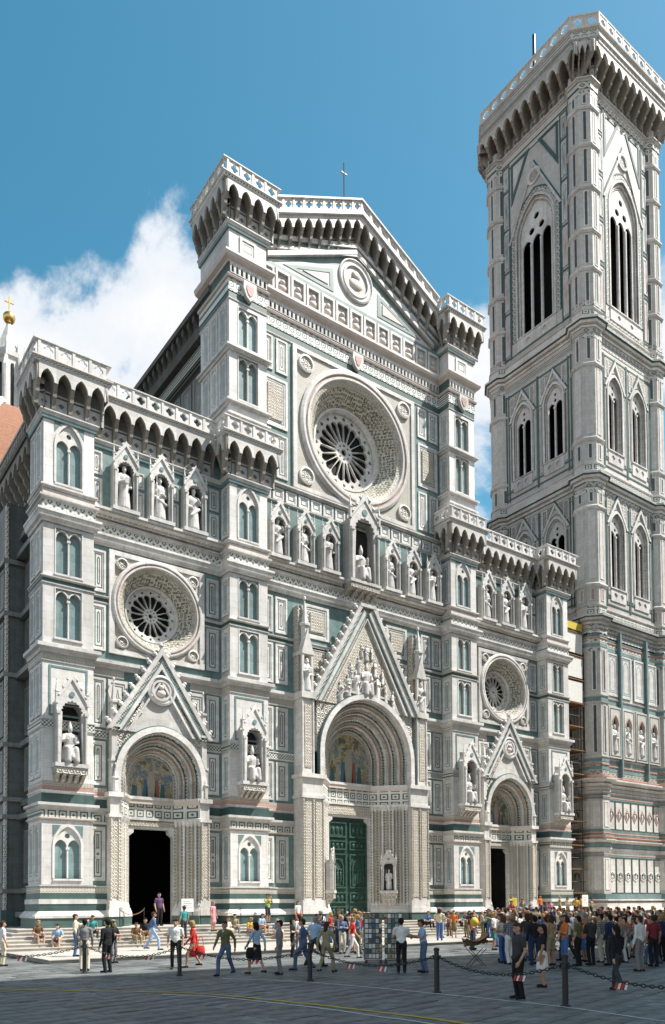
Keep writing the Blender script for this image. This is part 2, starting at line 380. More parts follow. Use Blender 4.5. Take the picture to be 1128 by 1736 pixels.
# ------------------------------------------------------------------ small marble pieces (origin: bottom middle, on the wall plane)
def panel_mesh(w, h, kind='hex', gm='marble_green', wm='marble_white'):
    def mk():
        b = MB(); t = min(.16, w*.14)
        b.plate(rect(-w/2, w/2, 0, h), [rect(-w/2+t, w/2-t, t, h-t)], -.07, 0, wm)               # raised rim
        b.box(-w/2+t, w/2-t, -.03, 0, t, h-t, wm)
        iw, ih = w/2-t*1.7, h/2-t*1.9; cz = h/2; lw = min(.055, w*.07)
        def ring(o, i): b.plate(o, [i], -.036, -.03, gm)
        def rr(x, z): return rect(-x, x, cz-z, cz+z)
        if iw > .08:
            ring(rr(iw, ih), rr(iw-lw, ih-lw))
            jw, jh = iw-lw*2.4, ih-lw*3
            if jw > .05 and jh > .1:
                if kind == 'hex':
                    def hx(x, z): return [(0, cz-z), (x, cz-z+x*1.1), (x, cz+z-x*1.1), (0, cz+z), (-x, cz+z-x*1.1), (-x, cz-z+x*1.1)]
                    ring(hx(jw, jh), hx(jw-lw*.9, jh-lw*1.5)); b.plate(circ(min(jw*.35, .12), 8, 0, cz), [], -.036, -.03, 'marble_pink')
                elif kind == 'circle':
                    for q in (-1, 1): ring([(x, cz+q*jh*.62+z) for x, z in rect(-jw, jw, -jh*.36, jh*.36)], [(x, cz+q*jh*.62+z) for x, z in rect(-jw+lw, jw-lw, -jh*.36+lw, jh*.36-lw)])
                    ring(circ(jw, 12, 0, cz), circ(jw-lw, 12, 0, cz))
                elif kind == 'lozenge':
                    def lz(x, z): return [(0, cz-z), (x, cz), (0, cz+z), (-x, cz)]
                    ring(lz(jw, jh), lz(jw-lw*1.4, jh-lw*1.6)); b.plate(lz(jw*.4, jh*.4), [], -.036, -.03, gm)
                elif kind == 'carved':
                    b.plate(rr(jw, jh), [], -.10, -.03, 'carved_fine')
                elif kind == 'arch':
                    L = lancet_ccw(jw, cz-jh, cz+jh-jw*1.5, jw*1.4); I = lancet_ccw(jw-lw*1.2, cz-jh+lw, cz+jh-jw*1.5, jw*1.4-lw*1.2)
                    b.plate(L, [I], -.036, -.03, gm)
        return b.mesh('panel')
    return cached(('panel', round(w, 2), round(h, 2), kind, gm, wm), mk)
def panel(parent, F, u, d, z, w, h, kind='hex', gm='marble_green', wm='marble_white', name='panel'):
    return ob(name, panel_mesh(w, h, kind, gm, wm), parent, F.at(u, d, z), F.rz)
def bifora_mesh(w, h, oculus=False, glass='marble_teal', wm='marble_clean', depth=.20, dark=False):
    """blind twin lancets in a white slab"""
    def mk():
        b = MB(); a = w*.5
        zt = h*(.60 if oculus else .80); rise = h-zt if not oculus else h*.12
        l = a*.46; c = a*.5; col_ = .05*w/1.3
        holes = []
        if oculus:
            zs = h*.62; big = lancet_ccw(a, 0, zs, h-zs, 8)
            zl = h*.60; lan = [lancet_ccw(l, 0, zl, l*1.25, 5, q*c) for q in (-1, 1)]
            oc = circ(a*.30, 12, 0, h*.82)
            b.plate(big, lan+[oc], -.02+depth*.35, depth, wm)
            b.face([(p[0], depth*.96, p[1]) for p in lancet_ccw(a, 0, zs, h-zs, 8)], glass)
            b.plate(circ(a*.30, 12, 0, h*.82), [circ(a*.2, 12, 0, h*.82)], depth*.30, depth*.9, wm)
            o2 = lancet_ccw(a+.11, 0, zs, h-zs+.13, 8); b.plate(o2, [big], -.05, depth*.4, wm)
        else:
            zl = h-l*1.35; lan = [lancet_ccw(l, 0, zl, l*1.3, 6, q*c) for q in (-1, 1)]
            b.plate(rect(-a, a, 0, h+.10), lan, -.01+depth*.3, depth, 'inlay_mint', 'marble_rosy')
            b.face([(-a, depth*.96, 0), (a, depth*.96, 0), (a, depth*.96, h), (-a, depth*.96, h)], glass)
            for q in (-1, 1):
                i_ = arch(l, l*1.3, zl, 6, q*c); o_ = arch(l+.06, l*1.3+.07, zl, 6, q*c); b.band(i_, o_, -.045+depth*.3, depth*.31, wm)
            b.plate(rect(-a-.06, a+.06, -.02, h+.14), [rect(-a, a, 0, h+.10)], -.035, depth*.4, wm)
        b.tube([(0, .02+depth*.25, 0), (0, .02+depth*.25, zl)], col_, wm, 6); b.box(-col_*1.6, col_*1.6, -.05+depth*.25, .09+depth*.25, zl-.12, zl, wm)
        b.box(-a-.08, a+.08, -.09, depth*.4, -.12, -.021, wm)
        return b.mesh('twin_lancet_window')
    return cached(('bif', round(w, 2), round(h, 2), oculus, glass, wm, depth), mk)
def crocket_mesh():
    def mk():
        b = MB(); b.ball((0, 0, .10), .13, 'marble_white', 7, 5, (1, .8, .9)); b.ball((-.10, 0, .22), .09, 'marble_white', 6, 4, (1.1, .9, .8)); b.ball((.05, -.05, .02), .09, 'marble_white', 6, 4); return b.mesh('crocket', True)
    return cached('crocket', mk)
def pinnacle(b, x, y, z0, z1, r, mat='marble_white'):
    h = z1-z0; b.lathe_z([(r, z0), (r, z0+h*.45), (r*1.35, z0+h*.46), (r*1.35, z0+h*.5), (r*.85, z0+h*.52), (r*.12, z0+h*.92), (r*.4, z0+h*.94), (r*.35, z0+h*.98), (0.01, z1)], 6, mat, x, y)
# corbel table pieces: bracket with the pointed arch it carries; width s, overhang o, height h
def corbel_mesh(s, o, h, slope=0., mat='marble_white', inner='marble_grey'):
    def mk():
        b = MB(); bw = s*.22; br = 'corbel_stone'
        prof = [(0, 0), (-o*.30, h*.05), (-o*.34, h*.16), (-o*.42, h*.18), (-o*.60, h*.30), (-o*.64, h*.40), (-o*.72, h*.43), (-o*.88, h*.55), (-o*.92, h*.66), (-o*.94, h*.72), (-o*.94, h), (0, h)]
        b.prism_x([(y, z) for y, z in prof][::-1], -bw/2, bw/2, br)
        a = s*.5-bw/2; zs = h*.58; rise = h*.30
        A = arch(a, rise, zs, 6, s/2); out = [(s, h*.9999), (0, h*.9999)]
        # front spandrel plate for the opening to the right of this bracket
        pts = [(0, h), (0, zs)]+A+[(s, zs), (s, h)]
        b.plate(pts[::-1], [], -o*.98, -o*.80, mat)
        b.grid([[(x, -o*.80, z) for x, z in A], [(x, 0.02, z) for x, z in A]], br)
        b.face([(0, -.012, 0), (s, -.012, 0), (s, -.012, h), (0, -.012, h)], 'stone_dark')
        # small relief square at the back of the opening, two little bars above it
        b.plate(rect(bw*.7, s-bw*.7, h*.05, h*.38), [quatrefoil(s*.17, 5, s/2, h*.215)], -.05, 0, inner)
        b.box(bw*.6, s-bw*.6, -.09, 0, h*.42, h*.46, inner)
        if slope: b.shear(slope)
        return b.mesh('corbel')
    return cached(('corbel', round(s, 3), o, h, round(slope, 3), mat), mk)
def balus_mesh(s, h, slope=0., mat='marble_white'):
    def mk():
        b = MB(); b.plate(rect(0, s, 0, h), [quatrefoil(min(s, h)*.34, 6, s*.54, h*.5)], -.06, .06, mat, back=True)
        b.box(-.05, .09, -.10, .10, 0, h, mat)
        if slope: b.shear(slope)
        return b.mesh('balustrade_panel')
    return cached(('bal', round(s, 3), h, round(slope, 3), mat), mk)
def corbel_run(parent, F, u0, u1, d, z, n, o=.65, h=2.05, bh=.86, slope=0., mat='marble_white', end=True):
    """corbels, the slab on them and the pierced parapet, along one wall"""
    s = (u1-u0)/n; zz = lambda u: z+slope*(u-u0)
    for i in range(n):
        u = u0+i*s
        ob('corbel', corbel_mesh(s, o, h, slope, mat), parent, F.at(u, d, zz(u)), F.rz)
        ob('balustrade_panel', balus_mesh(s, bh-.12, slope, mat), parent, F.at(u, d+o-.08, zz(u)+h+.30), F.rz)
    if end: ob('corbel', corbel_mesh(s*.02+.2, o, h, 0, mat), parent, F.at(u1-.1, d, zz(u1)), F.rz)
def slab(parent, F, path_d, z, h, bh, prof_mat='marble_white', dentil='inlay_check'): pass
# ------------------------------------------------------------------ cathedral: dimensions in metres, facade looks at -Y, pier fronts at y = 0
duomo = thing('cathedral', 'white and green marble cathedral with three gabled portals and rose windows', 'cathedral')
WALL = 1.05; PZ = 1.10
BC = 14.43; RZ = 18.93; RR = 2.74; CRZ = 33.62; CRR = 4.68
PX = [(-21.11, -18.49), (-10.37, -7.78), (7.78, 10.37), (18.49, 21.11)]
def plan(lo, hi, back=2.4, extra=0.0):
    """plan path of the facade between piers lo..hi"""
    p = [(PX[lo][0], back)]
    for i in range(lo, hi+1):
        p += [(PX[i][0], 0), (PX[i][1], 0)]
        if i < hi: p += [(PX[i][1], WALL), (PX[i+1][0], WALL)]
    return p+[(PX[hi][1], back)]
FULL = plan(0, 3)
# --- walls behind everything
def bay_wall(name, x0, x1, z1, holes, top=None):
    b = MB(); outer = rect(x0, x1, PZ, z1) if not top else [(x0, PZ), (x1, PZ)]+top
    b.plate(outer, holes, WALL, WALL+.75, 'marble_mint', 'marble_white'); return b.build(name, duomo)
def portal_hole(cx, a, zs, rise): return lancet_ccw(a, PZ+.003, zs, rise, 10, cx)
bayL = bay_wall('bay_wall', PX[0][1], PX[1][0], 29.9, [circ(2.35, 40, -BC, RZ), portal_hole(-BC, 2.3, 9.28, 2.5)])
bayR = bay_wall('bay_wall', PX[2][1], PX[3][0], 29.9, [circ(2.35, 40, BC, RZ), portal_hole(BC, 2.3, 9.28, 2.5)])
bayC = bay_wall('bay_wall', PX[1][1], PX[2][0], 43.3, [circ(4.1, 56, 0, CRZ), portal_hole(0, 3.6, 11.9, 3.75)], [(7.78, 44.0), (0, 47.6), (-7.78, 44.0)])
# --- piers
piers = []
for i, (x0, x1) in enumerate(PX):
    inner = i in (1, 2); b = MB(); zt = 46.0 if inner else 30.2
    b.box(x0, x1, .2, 3.7 if inner else 2.35, PZ, zt, 'marble_clean')
    piers.append(b.build('pier', duomo))
# --- horizontal mouldings, each one object running round piers and bays
def cuts(zlo, zhi):
    """stretches of the facade that portals and rose windows take out of a moulding at this height"""
    out = []
    if zlo < 11.6: out += [(-BC-2.94, -BC+2.94), (BC-2.94, BC+2.94)]
    elif zlo < 15.0: out += [(-BC-2.0, -BC+2.0), (BC-2.0, BC+2.0)]
    if zlo < 15.4: out += [(-5.2, 5.2)]
    if 16.0 < zlo < 21.7: out += [(-BC-2.86, -BC+2.86), (BC-2.86, BC+2.86)]
    return out
def split_path(path, cut):
    segs = []; cur = [path[0]]
    for p, q in zip(path, path[1:]):
        if abs(p[1]-WALL) < 1e-6 and abs(q[1]-WALL) < 1e-6:
            for a, c in cut:
                if a >= p[0] and c <= q[0]: cur.append((a, WALL)); segs.append(cur); cur = [(c, WALL)]
        cur.append(q)
    return segs+[cur]
def moulding(name, z, prof, mat='marble_white', path=None, mats=None):
    path = path or FULL; zs_ = [z+q for o, q in prof]; segs = split_path(path, cuts(min(zs_), max(zs_)))
    for sg in segs: b = MB(); b.sweep(sg, [(o, z+q) for o, q in prof], mat, mats=mats); o_b = b.build(name, duomo)
    return o_b
def ledge(z, o=.14, h=.2, **k): return moulding('cornice', z, [(-.22, -h), (o*.35, -h), (o*.5, -h*.6), (o, -h*.45), (o, -h*.05), (o*.2, 0), (-.22, .01)], **k)
def bandm(z0, z1, mat, o=.02, name='marble_band', **k): return moulding(name, 0, [(-.22, z0), (o, z0), (o, z1), (-.22, z1)], mat, **k)
bandm(PZ, 1.60, 'marble_green', .36, 'plinth')
moulding('plinth_moulding', 0, [(-.22, 1.60), (.42, 1.60), (.42, 1.72), (.30, 1.84), (.20, 1.95), (-.22, 1.96)])
bandm(1.962, 2.31, 'marble_green', .14); bandm(2.312, 2.56, 'marble_white', .17); bandm(2.562, 2.87, 'marble_green', .10); bandm(2.872, 3.17, 'inlay_fine', .08)
ledge(3.27, .13, .10)
ledge(6.72, .13, .13, mat='marble_rosy'); bandm(6.722, 7.13, 'inlay_square', .05); ledge(7.46, .26, .33)
bandm(7.47, 7.93, 'marble_green', .035); ledge(8.12, .07, .18)
bandm(8.13, 8.33, 'marble_pink', .02); bandm(8.331, 8.55, 'inlay_fine', .03)
bandm(11.30, 11.62, 'inlay_check', .06); ledge(11.72, .10, .10); ledge(11.30, .09, .08)
bandm(14.72, 15.10, 'inlay_fine', .05); ledge(14.72, .07, .07); ledge(15.55, .32, .45)
ledge(19.06, .13, .12); bandm(18.72, 18.94, 'marble_green', .03); ledge(18.72, .07, .09)
moulding('cornice', 21.85, [(-.22, -.02), (.10, 0), (.12, .12), (.24, .2), (.30, .42), (.34, .46), (.34, .58), (.1, .66), (-.22, .67)])
bandm(22.52, 22.95, 'inlay_diamond', .06); ledge(23.20, .22, .24); bandm(23.2, 23.55, 'marble_rosy', .04); ledge(23.78, .16, .20)
dn = MB(); dn.box(-.07, .07, -.16, 0, 0, .16, 'marble_white'); dme = dn.mesh('dentil')
# --- pier faces
bift = {}
def pier_front(p, F, u, w, full, niche, upper, side=False):
    def put(me, d, z, nm=None): return ob(nm or me.name.split('.')[0], me, p, F.at(u, d, z), F.rz)
    bw = min(1.34, w*.52) if not side else w*.5
    # openings are let into the pier front: a slab stands proud of it and carries the frame
    def slabbed(z0, z1, wz, oc, h):
        b = MB(); a = bw/2+.07 if not oc else bw/2+.105
        hole = rect(-a, a, wz-.02, wz+h+.12) if not oc else lancet_ccw(a, wz-.02, wz+h*.62, h*.38+.12, 8)
        b.plate(rect(-w/2+.002, w/2-.002, z0, z1), [hole], -.21, -.001, 'marble_clean'); b.build('face_slab', p, F.at(u, -.2, 0), F.rz)
        put(bifora_mesh(bw, h, oc), 0.0, wz, 'twin_lancet_window')
        if oc:
            for q in (-1, 1):
                t = MB(); xa, xb = q*a, q*(w/2-.22); zt = wz+h+.05
                t.plate([(xa*.98, zt-.62), (xa*1.0, zt), (xa*.45, zt)] if q < 0 else [(xa*.98, zt-.62), (xa*.45, zt), (xa, zt)], [], -.225, -.2, 'marble_teal'); t.build('spandrel_panel', p, F.at(u, -.2, 0), F.rz)
    if full:
        slabbed(3.29, 6.57, 3.62, True, 2.66)
        slabbed(15.57, 18.62, 15.98, False, 2.42); slabbed(19.08, 21.82, 19.30, False, 2.25); slabbed(23.80, 27.25, 24.02, True, 3.18)
    if upper:
        b = MB(); b.box(-w/2+.002, w/2-.002, -.24, -.001, 30.95, 31.9, 'marble_clean'); b.build('face_slab', p, F.at(u, -.2, 0), F.rz)
        slabbed(32.22, 35.24, 32.45, False, 2.55); slabbed(35.52, 38.30, 35.72, False, 2.25)
        b = MB(); b.plate(rect(-w/2+.002, w/2-.002, 41.12, 42.64), [], -.21, -.001, 'marble_clean'); b.build('face_slab', p, F.at(u, -.2, 0), F.rz)
        panel(p, F, u, .01, 41.35, 1.15, 1.1, 'carved')
for i, p in enumerate(piers):
    x0, x1 = PX[i]; pier_front(p, FW, (x0+x1)/2, x1-x0, True, True, i in (1, 2))
    # panels on the pier's left return
    dep = WALL if i else 2.3
    FN = Frame(x0, 0, -math.pi/2)
    for z0, z1 in ((3.5, 6.4), (8.75, 11.1), (11.9, 14.5), (16.0, 18.5), (19.3, 21.6), (24.0, 27.0)):
        if i: panel(p, FN, -dep/2+.04, .001, z0, dep-.25, z1-z0, 'arch', 'marble_teal')
        else:
            for q in (.62, 1.68): panel(p, FN, -q, .001, z0, .86, z1-z0, 'arch', 'marble_teal')
    if i in (1, 2):
        dpt = 3.6 if i == 1 else WALL
        for z0, z1 in ((32.4, 35.1), (35.7, 38.2)):
            for q in ((.7, 1.8, 2.9) if i == 1 else (.52,)): panel(p, FN, -q, .001, z0, .85, z1-z0, 'arch', 'marble_teal')
# extra mouldings of the two tall piers and of the wall between them
UP = [(PX[1][0], 3.8), (PX[1][0], 0), (PX[1][1], 0), (PX[1][1], WALL), (PX[2][0], WALL), (PX[2][0], 0), (PX[2][1], 0), (PX[2][1], 3.8)]
UPL, UPR = UP[:4], UP[4:]
for pth in (UPL, UPR):
    ledge(32.2, .26, .3, path=pth); ledge(35.5, .26, .26, path=pth); ledge(31.4, .2, .22, path=pth)
bandm(38.42, 38.82, 'marble_green', .03, path=UP); ledge(38.42, .06, .08, path=UP)
bandm(38.84, 39.62, 'inlay_circle', .06, path=UP, name='inlaid_frieze'); moulding('cornice', 39.62, [(-.22, 0), (.16, 0), (.2, .12), (.1, .24), (-.22, .24)], 'marble_rosy', UP)
bandm(39.88, 40.52, 'marble_green', .03, path=UP, name='arcade_ground')
moulding('cornice', 40.52, [(-.22, 0), (.12, 0), (.14, .12), (.34, .22), (.42, .40), (.42, .52), (.15, .62), (-.22, .63)], 'marble_rosy', UP)
b = MB(); b.plate(rect(-.15, .15, 0, .62), [lancet_ccw(.09, .04, .36, .14, 4)], -.15, -.03, 'marble_white'); am = b.mesh('arcade_piece')
def arc_row(u0, u1, d, n):
    for k in range(n): ob('arcade_piece', am, duomo, FW.at(u0+(k+.5)*(u1-u0)/n, d, 39.89), 0)
arc_row(-7.70, 7.70, -WALL, 48)
for i in (1, 2): arc_row(PX[i][0]+.02, PX[i][1]-.02, 0, 8)
# frieze of bust squares under the pediment
bust = MB(); bust.ball((0, -.05, .66), .20, 'marble_rosy', 8, 6); bust.ball((0, .0, .28), .34, 'marble_rosy', 8, 5, (1.05, .6, .75)); bust_me = bust.mesh('bust', True)
nb = 13
for k in range(nb):
    u = -7.15+k*14.3/(nb-1)
    q = MB(); q.plate(rect(-.55, .55, 0, 1.5), [rect(-.40, .40, .16, 1.34)], -.16, 0, 'marble_white'); q.box(-.40, .40, -.02, 0, .16, 1.34, 'marble_grey')
    f = ob('bust_panel', cached('bustp', lambda: q.mesh('bust_panel')), bayC, FW.at(u, -WALL, 41.2)); ob('bust', bust_me, bayC, FW.at(u, -WALL+.02, 41.4), 0, (.9+.2*rnd.random(), .9, .85+.25*rnd.random()))
bandm(42.72, 42.98, 'marble_teal', .10, path=[(-7.78, WALL), (7.78, WALL)]); 
for x in (PX[1], PX[2]):
    # coats of arms on the inlaid frieze
    sh = MB(); o = [(-.42, .55), (-.46, .1), (-.25, -.42), (0, -.62), (.25, -.42), (.46, .1), (.42, .55)]; sh.plate(o, [], -.30, -.05, 'marble_white'); sh.plate([(p[0]*.55, p[1]*.55) for p in o], [], -.33, -.3, 'marble_pink'); sh.build('shield', duomo, ((x[0]+x[1])/2, 0, 39.15))
sh.build('shield', duomo, (0, WALL, 39.15))
# pediment: raking mouldings, marble field, medallion
pm_ = MB(); sl_ = (46.5-43.4)/7.78
for q in (-1, 1):
    for o, w_, mt in ((.30, .30, 'marble_white'), (.16, .32, 'marble_teal'), (.24, .22, 'marble_white')):
        z = {.30: 43.95, .16: 43.63, .24: 43.40}[o]
        pts = [(q*7.78, z), (0, z+sl_*7.78), (0, z+sl_*7.78+w_), (q*7.78, z+w_)]
        pm_.plate(pts, [], WALL-o, WALL, mt)
pm_.plate([(-7.2, 43.0), (7.2, 43.0), (0, 45.87)], [], WALL-.06, WALL, 'marble_white')
for q in (-1, 1): pm_.plate([(q*1.9, 43.25), (q*5.9, 43.25), (q*1.9, 44.85)], [[(q*2.2, 43.45), (q*4.9, 43.45), (q*2.2, 44.45)]], WALL-.09, WALL-.05, 'marble_teal'); pm_.plate([(q*2.35, 43.55), (q*4.4, 43.55), (q*2.35, 44.3)], [], WALL-.12, WALL-.05, 'marble_rosy')
pm_.build('pediment', duomo)
md = MB(); md.lathe_y([(1.46, -.01), (1.46, -.16), (1.36, -.2), (1.28, -.12), (1.14, -.12), (1.10, -.18), (.98, -.18), (.94, -.06)], 40, 'marble_white', 0, 44.85, WALL); md.plate(circ(.96, 24, 0, 44.85), [], WALL-.08, WALL, 'marble_grey')
mo = md.build('medallion', duomo); ob('bust', bust_me, mo, (0, WALL-.06, 44.2), 0, (1.8, .8, 1.55))
# --- corbel tables and parapets
def crown(parent, path, z, o=.65, h=2.05, bh=.86, mat='marble_white'):
    b = MB()
    b.sweep(path, [(-.22, z-.42), (.10, z-.40), (.13, z-.22), (.13, z-.16), (.22, z-.06), (.22, z), (-.22, z+.001)], mat, mats=['marble_teal', 'marble_teal', mat, mat, mat, mat]); b.build('cornice', parent)
    t = z+h; b = MB()
    b.sweep(path, [(-.22, t), (o, t), (o+.03, t+.05), (o+.03, t+.14), (o+.12, t+.2), (o+.12, t+.26), (o-.1, t+.30), (-.22, t+.30)], mat, mats=[mat, mat, 'inlay_check', mat, 'marble_rosy', mat, mat]); b.build('parapet_slab', parent)
    t += .30+bh-.12; b = MB(); b.sweep(path, [(o-.18, t), (o+.02, t), (o+.05, t+.04), (o+.05, t+.10), (o-.18, t+.12)], mat); b.build('parapet_rail', parent)
ct = MB(); ct.box(-21.0, 21.0, 1.9, 2.3, 29.9, 30.0, 'marble_grey'); ctab = ct.build('corbel_table', duomo)
ZC = 27.60
FNl = Frame(PX[0][0], 0, -math.pi/2)
for lo, hi in ((0, 1), (2, 3)):
    crown(ctab, plan(lo, hi, 2.4 if lo == 0 else 1.1) if lo == 0 else [(PX[2][0], WALL)]+plan(2, 3, 2.4)[1:], ZC)
    for i in (lo, hi): corbel_run(ctab, FW, PX[i][0]-.42, PX[i][1]+.42, 0, ZC, 4)
    corbel_run(ctab, FW, PX[lo][1]+.60, PX[hi][0]-.60, -WALL, ZC, 8)
for i in (1, 2, 3):
    corbel_run(ctab, Frame(PX[i][0], 0, -math.pi/2), -1.15, .30, 0, ZC, 2, end=False)
# aisle flank: the corbel table goes on along the north wall
corbel_run(ctab, FNl, -2.35, .30, 0, ZC, 3, end=False)
# tall piers and pediment
ct = MB(); ct.box(PX[1][0]+.3, PX[2][1]-.3, 1.9, 2.3, 43.0, 43.3, 'marble_grey'); ctop = ct.build('corbel_table', duomo)
ZT = 43.06
for pth, i in ((UPL, 1), (UPR, 2)):
    crown(ctop, pth, ZT)
    corbel_run(ctop, FW, PX[i][0]-.42, PX[i][1]+.42, 0, ZT, 4)
    corbel_run(ctop, Frame(PX[i][0], 0, -math.pi/2), (-3.6 if i == 1 else -1.1), .30, 0, ZT, 5 if i == 1 else 2, end=False)
RS = .50
for q in (0, 1):
    n = 9; u0, u1 = (-7.15, 0.0) if q == 0 else (0.0, 7.15); sl2 = RS if q == 0 else -RS; z0 = 43.05 if q == 0 else 43.05+RS*7.15
    z0 += .35
    corbel_run(ctop, FW, u0, u1, -WALL, z0, n, .8, 2.0, .86, sl2, end=False)
    b = MB()
    for (d0, d1, za, zb, mt) in ((0, .26, -.30, 0, 'marble_white'), (0, .95, 2.0, 2.30, 'marble_white'), (.62, .90, 3.04, 3.16, 'marble_white')):
        p4 = [(u0, z0+za), (u1, z0+za+sl2*(u1-u0)), (u1, z0+zb+sl2*(u1-u0)), (u0, z0+zb)]
        b.plate(p4, [], WALL-d1, WALL-d0+.3, mt, back=True)
    b.build('raking_parapet', ctop)
b = MB(); b.tube([(0, 2.2, 46), (0, 2.2, 54.2)], .05, 'iron', 5); b.box(-.25, .25, 2.17, 2.23, 53.4, 53.5, 'iron'); b.build('lightning_rod', duomo)

# --- rose windows
def rose(cx, cz, Ro, Rf, Rt, yt, petals, square):
    b = MB(); y = WALL
    b.lathe_y([(Ro, -.01), (Ro, -.18), (Ro*.965, -.26), (Ro*.93, -.26), (Ro*.925, -.16), (Ro*.90, -.16), (Ro*.89, -.24), (Ro*.86, -.24), (Ro*.845, -.10)], 64, 'marble_white', cx, cz, y)
    b.lathe_y([(Ro*.925, -.161), (Ro*.901, -.161)], 64, 'marble_pink', cx, cz, y)
    r = b.build('rose_window', duomo, smooth=False)
    b = MB(); d = yt-y; k = Ro*.845
    b.lathe_y([(k, -.10), (k*.93, .04), (k*.93, .10)], 56, 'carved_fine', cx, cz, y); b.lathe_y([(k*.93, .10), (Rt*1.10, d*.80)], 56, 'inlay_funnel', cx, cz, y)
    b.lathe_y([(Rt*1.10, d*.80), (Rt*1.09, d*.74), (Rt*1.04, d*.74), (Rt*1.02, d*.98), (Rt*1.0, d*.98)], 56, 'marble_white', cx, cz, y); b.build('funnel_ring', r)
    # tracery: a plate pierced by petals and little outer lights, over dark glass
    holes = []
    for i in range(petals):
        t = 2*math.pi*(i+.5)/petals; ca, sa = math.cos(t), math.sin(t); w1 = Rt*.80*math.sin(math.pi/petals)*.86
        def P(rad, off): return (cx+ca*rad-sa*off, cz+sa*rad+ca*off)
        w0 = Rt*.30*math.sin(math.pi/petals)*.62
        holes.append([P(Rt*.28, -w0), P(Rt*.70, -w1), P(Rt*.77, -w1*.85), P(Rt*.82, 0), P(Rt*.77, w1*.85), P(Rt*.70, w1), P(Rt*.28, w0)])
        t2 = 2*math.pi*i/petals; ca, sa = math.cos(t2), math.sin(t2); s_ = Rt*.062
        holes.append([P(Rt*.845, 0), P(Rt*.90, -s_), P(Rt*.96, 0), P(Rt*.90, s_)])
    for i in range(8): holes.append(circ(Rt*.035, 6, cx+Rt*.185*math.cos(i*math.pi/4), cz+Rt*.185*math.sin(i*math.pi/4)))
    holes.append(circ(Rt*.09, 8, cx, cz))
    b = MB(); b.plate(circ(Rt*1.01, 64, cx, cz), holes, yt, yt+.22, 'marble_white'); b.build('tracery', r)
    b = MB(); b.face([(p[0], yt+.2, p[1]) for p in circ(Rt*1.01, 48, cx, cz)], 'glass_dark'); b.build('glass', r)
    # square frame and corner roundels
    x0, x1, z0, z1 = square; b = MB()
    b.plate(rect(x0, x1, z0, z1), [rect(x0+.30, x1-.30, z0+.26, z1-.26)], y-.14, y, 'marble_white')
    b.plate(rect(x0+.30, x1-.30, z0+.26, z1-.26), [circ(min(Ro*.99, (z1-z0)/2-.262, (x1-x0)/2-.302), 56, cx, cz)], y-.05, y-.001, 'inlay_fine')
    b.build('square_frame', r)
    k = (x1-x0)/2-.3; rr_ = Ro*.125; dd = k-rr_*1.25
    for sx_ in (-1, 1):
        for sz_ in (-1, 1):
            q = MB(); q.lathe_y([(rr_, -.05), (rr_, -.20), (rr_*.8, -.22), (rr_*.72, -.1)], 16, 'marble_white'); q.plate(circ(rr_*.75, 12), [], -.14, -.05, 'carved_white')
            q.build('corner_roundel', r, (cx+sx_*dd, y, (z0+z1)/2+sz_*((z1-z0)/2-.26-rr_*1.25)))
for s_ in (-1, 1): rose(s_*BC, RZ, RR, 2.3, 1.50, 2.05, 16, (s_*BC-2.87, s_*BC+2.87, 16.0, 21.72))
rose(0, CRZ, CRR, 4.0, 2.58, 2.45, 20, (-5.22, 5.22, 28.95, 38.36))

# --- panels on the bay walls
TI = ((3.55, 6.45, 'circle'), (8.70, 11.10, 'hex'), (11.85, 14.55, 'hex'), (16.05, 18.55, 'hex'), (19.25, 21.55, 'hex'))
for p, c in ((bayL, -BC), (bayR, BC)):
    for z0, z1, kd in TI:
        for q in (-1, 1):
            e = 18.49 if q*c > 0 else 10.37; e = math.copysign(e, c)
            wdt = .80
            panel(p, FW, e-math.copysign(.62, e-c) , -WALL, z0, wdt, z1-z0, kd)
    for q in (-1, 1):          # beside the statues of the gallery
        e = math.copysign(18.49 if q*c > 0 else 10.37, c)
        for z0, z1 in ((24.0, 25.5), (25.7, 27.0)): panel(p, FW, e-math.copysign(.50, e-c), -WALL, z0, .62, z1-z0, 'hex')
        for z0, z1 in ((12.1, 14.55),): panel(p, FW, c+q*2.35, -WALL, z0, 1.1, z1-z0, 'lozenge')
    for u in (-1.05, 1.05):
        for z0, z1 in ((24.0, 25.4), (25.6, 26.5)): panel(p, FW, c+u, -WALL, z0, .42, z1-z0, 'hex')
for q in (-1, 1):
    for z0, z1, kd in TI:
        for e in (7.22, 6.15): panel(bayC, FW, q*e, -WALL, z0, .88, z1-z0, kd)
    for z0, z1, kd in ((36.0, 38.2, 'hex'), (29.2, 32.0, 'hex')):
        for e in (7.12, 6.02): panel(bayC, FW, q*e, -WALL, z0, .84, z1-z0, kd)
    panel(bayC, FW, q*6.55, -WALL, 32.4, 1.9, 3.2, 'carved')
    for z0, z1 in ((19.4, 21.6), (17.0, 19.0)): panel(bayC, FW, q*3.4, -WALL, z0, 1.9, z1-z0, 'carved')
    panel(bayC, FW, q*4.45, -WALL, 16.1, .3, 2.4, 'hex')
# square coffers above the statues of the central gallery
for k in range(16):
    u = -7.3+k*14.6/15
    panel(bayC, FW, u, -WALL, 27.75, .82, .78, 'lozenge')
ledge(28.85, .22, .24, path=[(-7.78, WALL), (7.78, WALL)]); ledge(27.7, .10, .10, path=[(-7.78, WALL), (7.78, WALL)])

